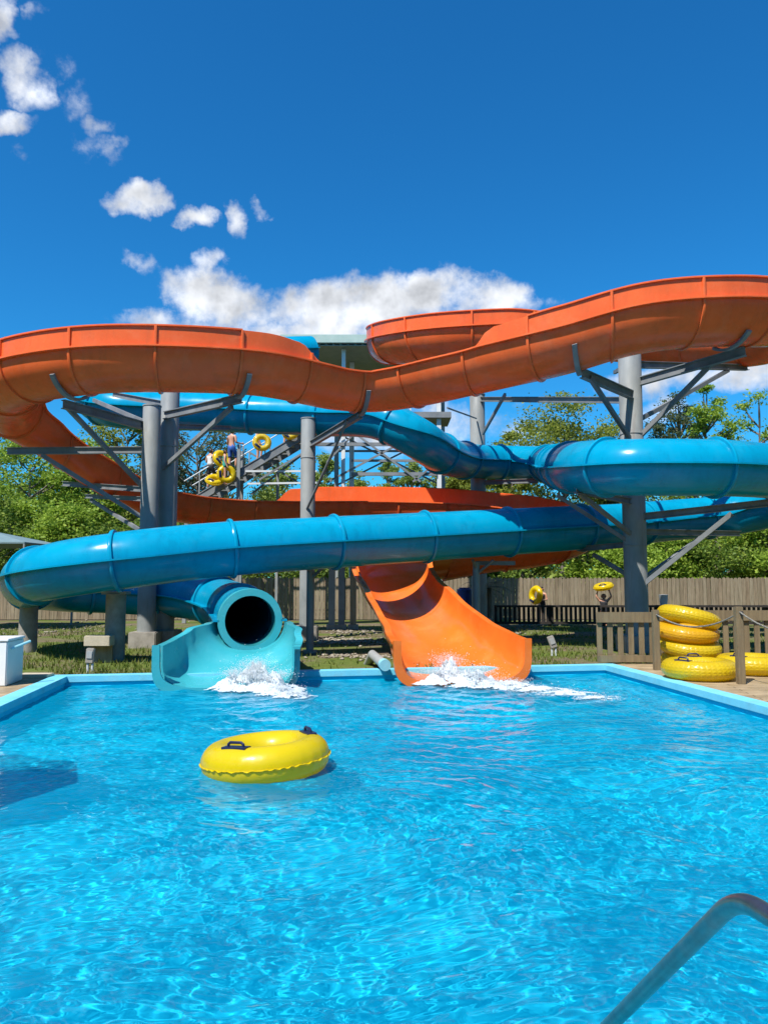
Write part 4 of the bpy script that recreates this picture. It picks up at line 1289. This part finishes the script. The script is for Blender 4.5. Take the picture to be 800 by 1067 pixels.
# utility pole, shade canopy
x = P(9, 600, 36).x
t = thing('utility_pole', 'old wooden utility pole with crossarm among the left trees', 'pole', (x, 36, 0))
MB().lathe((x, 36, 0), [(.14, 0), (.1, P(9, 524, 36).z)], 12).build('shaft', M['palebark'], t, True)
MB().box((x + .1, 35.9, P(9, 530, 36).z), (1.2, .1, .1)).build('crossarm', M['palebark'], t)
e = P(29, 565, 24.5)
t = thing('shade_canopy', 'grey canvas shade canopy poking in at the left edge', 'canopy', (e.x - 2, 26, 0))
cx, cz = e.x - 2.0, P(0, 557, 24.5).z + .22
mb = MB(); c_ = [Vector((e.x, 24.3, e.z)), Vector((e.x, 28.2, e.z)), Vector((e.x - 4, 28.2, e.z)), Vector((e.x - 4, 24.3, e.z))]
ap = Vector((cx, 26.2, cz))
mb.add(c_ + [ap] + [p - Vector((0, 0, .05)) for p in c_] + [ap - Vector((0, 0, .05))], [(0, 1, 4), (1, 2, 4), (2, 3, 4), (3, 0, 4), (6, 5, 9), (7, 6, 9), (8, 7, 9), (5, 8, 9), (0, 1, 6, 5), (1, 2, 7, 6), (2, 3, 8, 7), (3, 0, 5, 8)])
mb.build('canvas', M['canvas'], t)
for p in c_: MB().pipe([(p.x * .999 + cx * .001, p.y, 0), (p.x, p.y, p.z - .06)], .04, 10).build('leg', M['steel'], t, True)

# umbrella beyond the left edge: its shade falls on the water
ux, uy = -4.5, 5.6
t = thing('pool_umbrella', 'canvas pool umbrella on the left deck that shades the water', 'umbrella', (ux, uy, 0))
MB().lathe((ux, uy, 0), [(.025, 0), (.025, 2.45)], 12).build('pole', M['whitesteel'], t, True)
MB().lathe((ux, uy, .03), [(.28, 0), (.28, .05), (.06, .12)], 24).build('base', M['concrete'], t, True)
mb = MB(); prof = [(.02, 2.48), (.5, 2.34), (.95, 2.12), (1.05, 2.03)]
mb.lathe((ux, uy, 0), prof, 8, cap=False)
mb.build('canopy', M['shadecloth'], t)

# ------------------------------------------------------------------ SPLASH
def splash(name, label, blobs, n, seed):
    """blobs: (x, y, z, rx, ry, rz, weight)"""
    r = np.random.default_rng(seed)
    ico = bmesh.new(); bmesh.ops.create_icosphere(ico, subdivisions=1, radius=1)
    iv = np.array([v.co[:] for v in ico.verts]); ico.faces.ensure_lookup_table(); fi = np.array([[v.index for v in f.verts] for f in ico.faces]); ico.free()
    w = np.array([b[6] for b in blobs], float); w /= w.sum()
    ch = r.choice(len(blobs), n, p=w)
    B = np.array([b[:6] for b in blobs])[ch]
    g = r.normal(0, .5, (n, 3)); 
    c = B[:, :3] + g * B[:, 3:6]
    # keep only lacy strands
    keep = np.array([mnoise.fractal(Vector((p[0] * 4, p[1] * 7, p[2] * 8)), 1.0, 2.0, 5) + .25 * q[3] > -.12 + .3 * (abs(q[0]) + abs(q[1])) for p, q in zip(c, np.concatenate([g, r.normal(0, 1, (n, 1))], 1))])
    keep |= r.random(n) < .05
    c = c[keep]
    stray = r.random(len(c)) < .03
    c[stray, 2] += r.exponential(.06, stray.sum()); c[stray, :2] += r.normal(0, .16, (stray.sum(), 2))
    c[:, 2] = np.maximum(c[:, 2], WZ + .004)
    m = len(c)
    size = .002 + .005 * r.random(m) ** 3
    stretch = np.stack([1 + .9 * r.random(m), 1 + .9 * r.random(m), .45 + .4 * r.random(m)], -1)
    flat = (r.random(m) < .1) & (c[:, 2] < WZ + .07)          # bubbles spread as thin films on the surface
    size[flat] = .008 + .016 * r.random(flat.sum()) ** 2
    stretch[flat] = np.stack([.6 + 1.3 * r.random(flat.sum()), .5 + .7 * r.random(flat.sum()), np.full(flat.sum(), .12)], -1)
    c[flat, 2] = np.maximum(c[flat, 2], WZ + .008)
    V = (iv[None] * size[:, None, None] * stretch[:, None, :] + c[:, None, :]).reshape(-1, 3)
    F = (fi[None] + (np.arange(m) * len(iv))[:, None, None]).reshape(-1, 3)
    # the churned body of the splash: a rough foam sheet heaped up where the flow lands
    Bb = np.array([b[:7] for b in blobs])
    st = .016
    x0, x1 = (Bb[:, 0] - 1.6 * Bb[:, 3]).min(), (Bb[:, 0] + 1.6 * Bb[:, 3]).max()
    y0, y1 = (Bb[:, 1] - 1.6 * Bb[:, 4]).min(), (Bb[:, 1] + 1.6 * Bb[:, 4]).max()
    gx, gy = np.meshgrid(np.arange(x0, x1, st), np.arange(y0, y1, st))
    hh = np.zeros_like(gx)
    for bx_, by_, bz_, rx_, ry_, rz_, w_ in Bb:
        hh = np.maximum(hh, (max(bz_ - WZ, 0) * .8 + rz_ * .9 + .015) * np.exp(-1.3 * ((gx - bx_) / rx_) ** 2 - 1.3 * ((gy - by_) / ry_) ** 2))
    n1 = np.array([mnoise.fractal(Vector((a * 5, b * 9, seed)), .8, 2.1, 6) for a, b in zip(gx.ravel(), gy.ravel())]).reshape(gx.shape)
    n2 = np.array([mnoise.ridged_multi_fractal(Vector((a * 11, b * 16, seed + 7)), .9, 2.0, 4, 1.0, 2.0) for a, b in zip(gx.ravel(), gy.ravel())]).reshape(gx.shape)
    zz = hh * (.62 + .55 * n1 + .22 * (n2 - 1))
    ok = (hh * (1 + 1.6 * n1) > .016 + .01 * r.random(gx.shape))
    gi = np.arange(gx.size).reshape(gx.shape)
    cell = ok[:-1, :-1] & ok[1:, :-1] & ok[:-1, 1:] & ok[1:, 1:]
    Fq = np.stack([gi[:-1, :-1][cell], gi[:-1, 1:][cell], gi[1:, 1:][cell], gi[1:, :-1][cell]], -1)
    Vq = np.stack([gx + r.normal(0, .004, gx.shape), gy + r.normal(0, .004, gx.shape), WZ + .006 + np.maximum(zz, 0)], -1).reshape(-1, 3)
    tri = np.concatenate([Fq[:, [0, 1, 2]], Fq[:, [0, 2, 3]]])
    use = np.unique(tri); rm = np.full(len(Vq), -1); rm[use] = np.arange(len(use))
    F = np.concatenate([F, rm[tri] + len(V)]); V = np.concatenate([V, Vq[use]])
    o = np_mesh(name, V, F, M['foam'], smooth=True)
    tag(o, label, 'splash', kind='stuff')
g1 = lambda px, py: G(px, py, WZ)
def foam_blobs(lst):
    out = []
    for px, py, Y, rx, ry, rz_, w in lst:
        p = P(px, py, Y); out.append((p.x, Y, max(p.z, WZ), rx, ry, rz_, w))
    return out
splash('splash_foam', 'white splash foam where the teal chute meets the pool', foam_blobs([(265, 697, 12.65, .30, .3, .16, 4), (248, 702, 12.4, .35, .25, .08, 2.4), (282, 704, 12.3, .40, .25, .09, 3), (292, 716, 11.9, .3, .25, .02, 1.2), (270, 692, 12.9, .2, .2, .10, 1), (305, 722, 11.6, .3, .2, .022, .6)]), 26000, 1)
splash('splash_foam', 'long white splash wake streaming right from the orange chute', foam_blobs([(468, 692, 13.25, .32, .3, .17, 3), (492, 702, 12.9, .42, .3, .12, 3), (525, 713, 12.6, .5, .28, .08, 3.4), (560, 722, 12.3, .5, .26, .06, 2.4), (592, 730, 11.9, .5, .24, .045, 1.6), (622, 738, 11.5, .42, .18, .03, .7), (455, 700, 13.0, .3, .2, .05, 1)]), 40000, 2)

# ------------------------------------------------------------------ GRASS, STONES
def grass():
    n = 26000
    r = np.random.default_rng(11)
    px = r.uniform(-40, 840, n); 
    Y = 12.8 + 14 * r.random(n) ** 1.6
    X = (px - 400) / 800 * Y
    edge = np.array(FL)[1] + (X - FL.x) * (FR.y - FL.y) / (FR.x - FL.x) + CW + .06
    ok = Y > edge
    # leave the worn and gravelled patches bare
    fr = np.array([mnoise.noise(Vector((a * .55, b * .55, 3.0))) for a, b in zip(X, Y)])
    bare = ((X > -1.9) & (X < .3) & (Y < 24))
    ok &= (fr > -.12) & ~(bare & (r.random(n) < .8)) & ~((X > 4.2) & (Y < 14.9))
    X, Y = X[ok], Y[ok]; n = len(X)
    h = r.uniform(.04, .12, n); w = r.uniform(.008, .018, n); a = r.uniform(0, PI, n); lean = r.normal(0, .04, (n, 2))
    V = np.zeros((n, 3, 3))
    V[:, 0] = np.stack([X - np.cos(a) * w, Y - np.sin(a) * w, np.zeros(n) - .01], -1)
    V[:, 1] = np.stack([X + np.cos(a) * w, Y + np.sin(a) * w, np.zeros(n) - .01], -1)
    V[:, 2] = np.stack([X + lean[:, 0], Y + lean[:, 1], h], -1)
    F = np.arange(n * 3).reshape(n, 3)
    o = np_mesh('grass', V.reshape(-1, 3), F, M['blade'])
    tag(o, 'short patchy lawn grass around the slide supports', 'grass', kind='stuff')
grass()
def rubble():
    r = np.random.default_rng(5)
    ico = bmesh.new(); bmesh.ops.create_icosphere(ico, subdivisions=1, radius=1)
    iv = np.array([v.co[:] for v in ico.verts]); fi = np.array([[v.index for v in f.verts] for f in ico.faces]); ico.free()
    V, F = [], []; k = 0
    for (px, py, sx_, sy_, n) in ((358, 668, .5, .6, 420), (375, 684, .5, .25, 160), (372, 658, .5, .8, 160), (505, 660, .7, 1.2, 200), (40, 655, 1.4, 2.2, 260), (620, 650, 2, 1.5, 120), (548, 652, .5, .8, 60)):
        c = G(px, py)
        for _ in range(n):
            s = r.uniform(.012, .05)
            p = np.array([c.x + r.normal(0, sx_), c.y + r.normal(0, sy_), s * .2])
            j = iv * (s * r.uniform(.6, 1.3, 3) * np.array([1.3, 1.2, .55])) * (1 + r.normal(0, .12, (len(iv), 1)))
            V.append(j + p); F.append(fi + k); k += len(iv)
    o = np_mesh('gravel', np.concatenate(V), np.concatenate(F), M['stone'])
    tag(o, 'pale rubble stones and gravel scattered under the slides', 'gravel', kind='stuff')
rubble()

# ------------------------------------------------------------------ TREES
def leaf_cloud(clumps, per, size, r, flat=.6):
    """clumps: (n,4) centre+radius -> leaf quads"""
    n = len(clumps) * per
    c = np.repeat(clumps, per, 0)
    g = r.normal(0, .5, (n, 3)) * c[:, 3:4]; g[:, 2] *= flat
    p = c[:, :3] + g
    a = r.normal(0, 1, (n, 3)); a[:, 2] *= .6; a /= np.linalg.norm(a, axis=1, keepdims=True)
    b = r.normal(0, 1, (n, 3)); b -= a * (a * b).sum(1, keepdims=True); b /= np.linalg.norm(b, axis=1, keepdims=True)
    s = size * r.uniform(.55, 1.25, (n, 1))
    a *= s; b *= s * .55
    V = np.stack([p - a, p + b * .9 - a * .15, p + a, p - b * .9 - a * .15], 1)
    return V.reshape(-1, 3), np.arange(n * 4).reshape(n, 4)

def tree(px, py_top, Y, hw_px, py_bot, style, label, name='broadleaf_tree', group='trees behind the fence', seed=None, dens=1.0):
    r = np.random.default_rng(seed if seed is not None else int(px * 7 + Y * 13 + 1000))
    x = P(px, 600, Y).x
    zt = P(px, py_top, Y).z; zb = max(.25, P(px, py_bot, Y).z); hw = hw_px / 800 * Y
    t = thing(name, label, 'tree', (x, Y, 0), group)
    H = zt
    lean = r.normal(0, .25, 2)
    TT = .94 if style in ('thin', 'pine') else .80
    tr = MB()
    rad = .055 + H * .012
    pts = [Vector((x + lean[0] * u * u + .08 * math.sin(u * 5 + px), Y + lean[1] * u * u, H * TT * u)) for u in (0, .15, .3, .45, .6, .75, .9, 1)]
    tr.pipe(pts, [rad * (1.25 if k == 0 else (1 - .88 * k / 7)) for k in range(8)], 9)
    nclump = {'lush': 46, 'bushy': 52, 'sparse': 34, 'pine': 44, 'thin': 40, 'shrub': 26}[style]
    cl = []
    zc, hh = (zt + zb) / 2, (zt - zb) / 2
    for k in range(nclump):
        for _ in range(30):
            d = r.normal(0, 1, 3); d /= np.linalg.norm(d)
            rr = r.uniform(.35, 1.0) ** .6
            wz = d[2] * rr
            prof = {'lush': 1 - .25 * max(0, wz), 'bushy': 1.0, 'sparse': 1.0, 'pine': .55 + .45 * (1 - abs(wz - .25)), 'thin': 1 - .6 * max(0, wz), 'shrub': 1.0}[style]
            p = np.array([x + lean[0] * .5 + d[0] * rr * hw * prof, Y + d[1] * rr * hw * prof * .9, zc + wz * hh])
            if all(np.linalg.norm(p - q[:3]) > .35 * q[3] for q in cl): break
        cr_ = {'lush': .38, 'bushy': .34, 'sparse': .32, 'pine': .25, 'thin': .30, 'shrub': .4}[style] * hw * r.uniform(.6, 1.25)
        cl.append([*p, cr_])
    cl = np.array(cl)
    for q in cl[:: (1 if style in ('sparse', 'pine', 'thin') else 2)]:                    # limbs reach the clumps
        zz = min(max(q[2] - .55 * math.hypot(q[0] - x, q[1] - Y) - .3, H * .12), H * .78)
        u = zz / (H * TT)
        a = Vector((x + lean[0] * u * u + .08 * math.sin(u * 5 + px), Y + lean[1] * u * u, zz)); b = Vector(q[:3])
        m_ = a.lerp(b, .55) + Vector((0, 0, -.12 * (b - a).length * .5))
        tr.pipe([a, m_, b], [rad * .38 * (1 - .6 * u) + .012, rad * .22 + .008, .012], 6)
    tr.build('trunk', M['palebark' if style == 'thin' else 'bark'], t, True, angle=60)
    size = {'lush': .105, 'bushy': .10, 'sparse': .09, 'pine': .085, 'thin': .085, 'shrub': .10}[style] * (Y / 40) ** .7
    per = int({'lush': 330, 'bushy': 300, 'sparse': 190, 'pine': 230, 'thin': 220, 'shrub': 290}[style] * dens)
    V, F = leaf_cloud(cl, per, size, r)
    V[:, 2] = np.maximum(V[:, 2], .03)
    mat = {'lush': 'leaf_bright', 'bushy': 'leaf_olive', 'sparse': 'leaf_pine', 'pine': 'leaf_pine', 'thin': 'leaf_far', 'shrub': 'leaf_mid'}[style]
    np_mesh('crown', V, F, M[mat], t)
    return t

TL = [(-35, 345, 44, 60, 560, 'lush', 'tall leafy tree half outside the left edge, behind the orange loop', {}),
      (28, 452, 37, 50, 610, 'lush', 'bright green leafy tree below the orange loop at far left', {}),
      (88, 462, 39, 48, 605, 'lush', 'bright green leafy tree seen between the orange loop and the left columns', {}),
      (128, 414, 46, 42, 590, 'bushy', 'tall olive green tree directly behind the two left columns', {}),
      (-10, 520, 33.5, 44, 620, 'shrub', 'dark low bushy tree behind the utility pole', {}),
      (70, 525, 34, 44, 625, 'lush', 'low bright green tree over the blue bend', {}),
      (125, 540, 34, 36, 630, 'shrub', 'dark green bush right behind the left columns', {}),
      (205, 428, 50, 44, 520, 'sparse', 'grey branched thin pine beside the stair riders', {}),
      (165, 440, 54, 36, 560, 'sparse', 'thin pine glimpsed between columns and stairs', {}),
      (240, 470, 56, 36, 560, 'sparse', 'low thin pine behind the staircase foot', {}),
      (292, 483, 58, 36, 570, 'thin', 'small pale green tree under the staircase rail', {}),
      (338, 462, 62, 22, 560, 'thin', 'slender pale tree just right of the middle column', {}),
      (372, 492, 60, 26, 570, 'thin', 'low pale tree between the white tower posts', {}),
      (402, 476, 60, 20, 560, 'thin', 'slender pale tree framed by the tower bracing', {}),
      (428, 480, 56, 22, 560, 'thin', 'pale tree with a bare stem just left of the high blue bend', {}),
      (455, 492, 58, 26, 570, 'thin', 'pale tree under the high blue bend', {}),
      (488, 488, 50, 26, 590, 'bushy', 'olive tree behind the column at the high blue tube', {}),
      (588, 416, 44, 62, 560, 'bushy', 'big round olive green tree left of the thick right column', {}),
      (530, 446, 48, 28, 560, 'bushy', 'smaller olive tree at the left shoulder of the big round one', {}),
      (642, 440, 46, 34, 560, 'bushy', 'olive tree behind the thick right column', {}),
      (712, 408, 50, 36, 520, 'pine', 'round crowned dark pine right of the thick column', {}),
      (748, 398, 38, 30, 560, 'sparse', 'open branched leafy tree right of the round pine', {'mat': 'leaf_bright'}),
      (794, 394, 38, 36, 560, 'sparse', 'open branched leafy tree at the right edge', {'mat': 'leaf_bright'}),
      (545, 520, 40, 42, 615, 'shrub', 'dark green tree behind the upright yellow tube', {}),
      (610, 530, 36, 44, 620, 'lush', 'bright green bush left of the thick right column above the fence', {}),
      (690, 540, 36, 44, 620, 'lush', 'bright green bush just right of the thick column above the fence', {}),
      (745, 548, 35, 42, 620, 'shrub', 'dark green bush above the tube stack', {}),
      (795, 536, 35.5, 46, 620, 'lush', 'bright green bush above the fence at the right edge', {}),
      (650, 568, 34, 36, 625, 'lush', 'low bright bush directly behind the thick column', {}),
      (850, 430, 42, 60, 600, 'lush', 'tall leafy tree half outside the right edge', {}),
      (720, 480, 46, 60, 600, 'shrub', 'broad dark tree under the round pine', {}),
      (780, 478, 46, 50, 600, 'bushy', 'broad olive tree behind the right blue loop', {}),
      (285, 566, 36, 42, 630, 'shrub', 'dark bush behind the board fence between the middle column and the teal chute', {}),
      (385, 572, 37, 46, 630, 'shrub', 'dark bush behind the board fence above the orange chute', {}),
      (215, 560, 37, 40, 630, 'shrub', 'dark bush behind the orange flume below the stairs', {}),
      (450, 560, 38, 40, 630, 'shrub', 'dark bush behind the blue barrel', {}),
      (510, 575, 36, 30, 625, 'shrub', 'dark bush behind the palm', {})]
for px, pt, Y, hw, pb, stl, lab, ex in TL:
    t = tree(px, pt, Y, hw, pb, stl, lab, name={'pine': 'pine_tree', 'sparse': 'pine_tree', 'shrub': 'bushy_tree'}.get(stl, 'broadleaf_tree'))
    if ex.get('mat'):
        t.name = 'broadleaf_tree'
        for ch in t.children:
            if ch.name.startswith('crown'): ch.data.materials[0] = M[ex['mat']]

def far_woods():
    r = np.random.default_rng(21)
    cl = []
    for _ in range(2100):
        px = r.uniform(-700, 1500); Y = r.uniform(60, 80)
        top = 4.5 + 3.5 * (.5 + .5 * math.sin(px * .05)) * r.uniform(.4, 1) + (2.5 if (px < 150 or px > 520) else 1.5)
        cl.append([(px - 400) / 800 * Y, Y, r.uniform(.1, 1) ** .8 * top, r.uniform(.8, 1.7)])
    V, F = leaf_cloud(np.array(cl), 130, .26, r)
    V[:, 2] = np.maximum(V[:, 2], .02)
    o = np_mesh('woods', V, F, M['leaf_far'])
    tag(o, 'distant green woods closing off the yard behind the trees', 'woods', kind='stuff')
far_woods()
def added_woods():  # out-of-view trees added to cut the fill light on the slide undersides
    r = np.random.default_rng(33)
    cl = []
    for _ in range(700):
        k = r.random()
        if k < .5: x_, y_ = r.uniform(-45, 45), r.uniform(-34, -16)
        elif k < .75: x_, y_ = r.uniform(-42, -24), r.uniform(-30, 34)
        else: x_, y_ = r.uniform(24, 42), r.uniform(-30, 34)
        cl.append([x_, y_, r.uniform(.3, 11), r.uniform(1.6, 2.8)])
    V, F = leaf_cloud(np.array(cl), 60, .55, r)
    V[:, 2] = np.maximum(V[:, 2], .02)
    tag(np_mesh('woods', V, F, M['leaf_mid']), 'unseen dark woods added around the near side of the pool to cut fill light', 'woods', kind='stuff')
added_woods()

def palm(px, Y, h, label):
    x = P(px, 600, Y).x
    t = thing('palm', label, 'palm', (x, Y, 0))
    MB().pipe([(x, Y, 0), (x + .03, Y, h * .5), (x + .02, Y, h)], [.13, .11, .12], 10).build('trunk', M['bark'], t, True)
    r = random.Random(3); mb = MB()
    for k in range(22):
        a = r.uniform(0, 2 * PI); L_ = r.uniform(.7, 1.15); e_ = r.uniform(-.5, 1.1)
        prev = Vector((x, Y, h)); d = Vector((math.cos(a), math.sin(a), 0)); s_ = Vector((-d.y, d.x, 0))
        spine = [Vector((x, Y, h)) + d * L_ * u * math.cos(e_ * .6) + Vector((0, 0, L_ * (math.sin(e_) * u - .75 * u * u))) for u in [i_ / 8 for i_ in range(9)]]
        for i_ in range(1, 9):
            for sd in (-1, 1):
                for f_ in range(2):
                    p0 = spine[i_ - 1].lerp(spine[i_], f_ / 2); ln = .34 * math.sin(PI * (.15 + .8 * i_ / 9))
                    tip = p0 + s_ * sd * ln + d * ln * .5 + Vector((0, 0, -.1 * ln)); w = d * .022
                    mb.add([p0 - w, p0 + w, tip], [(0, 1, 2)])
    mb.build('fronds', M['frond'], t)
palm(507, 25.8, 1.35, 'small dark palm growing beside the column behind the orange chute')

# ------------------------------------------------------------------ render settings
scn.render.engine = 'CYCLES'
scn.view_settings.view_transform = 'Standard'
scn.view_settings.look = 'None'
scn.view_settings.exposure = 0.5
scn.view_settings.gamma = 1.0
scn.view_settings.use_curve_mapping = False
cy = scn.cycles
cy.use_denoising = True
try: cy.denoiser = 'OPENIMAGEDENOISE'
except Exception: pass
cy.max_bounces = 8
cy.diffuse_bounces = 2
cy.glossy_bounces = 3
cy.transmission_bounces = 6
cy.transparent_max_bounces = 8
cy.caustics_reflective = False
cy.caustics_refractive = True
cy.sample_clamp_indirect = 4.0
cy.blur_glossy = 0.5
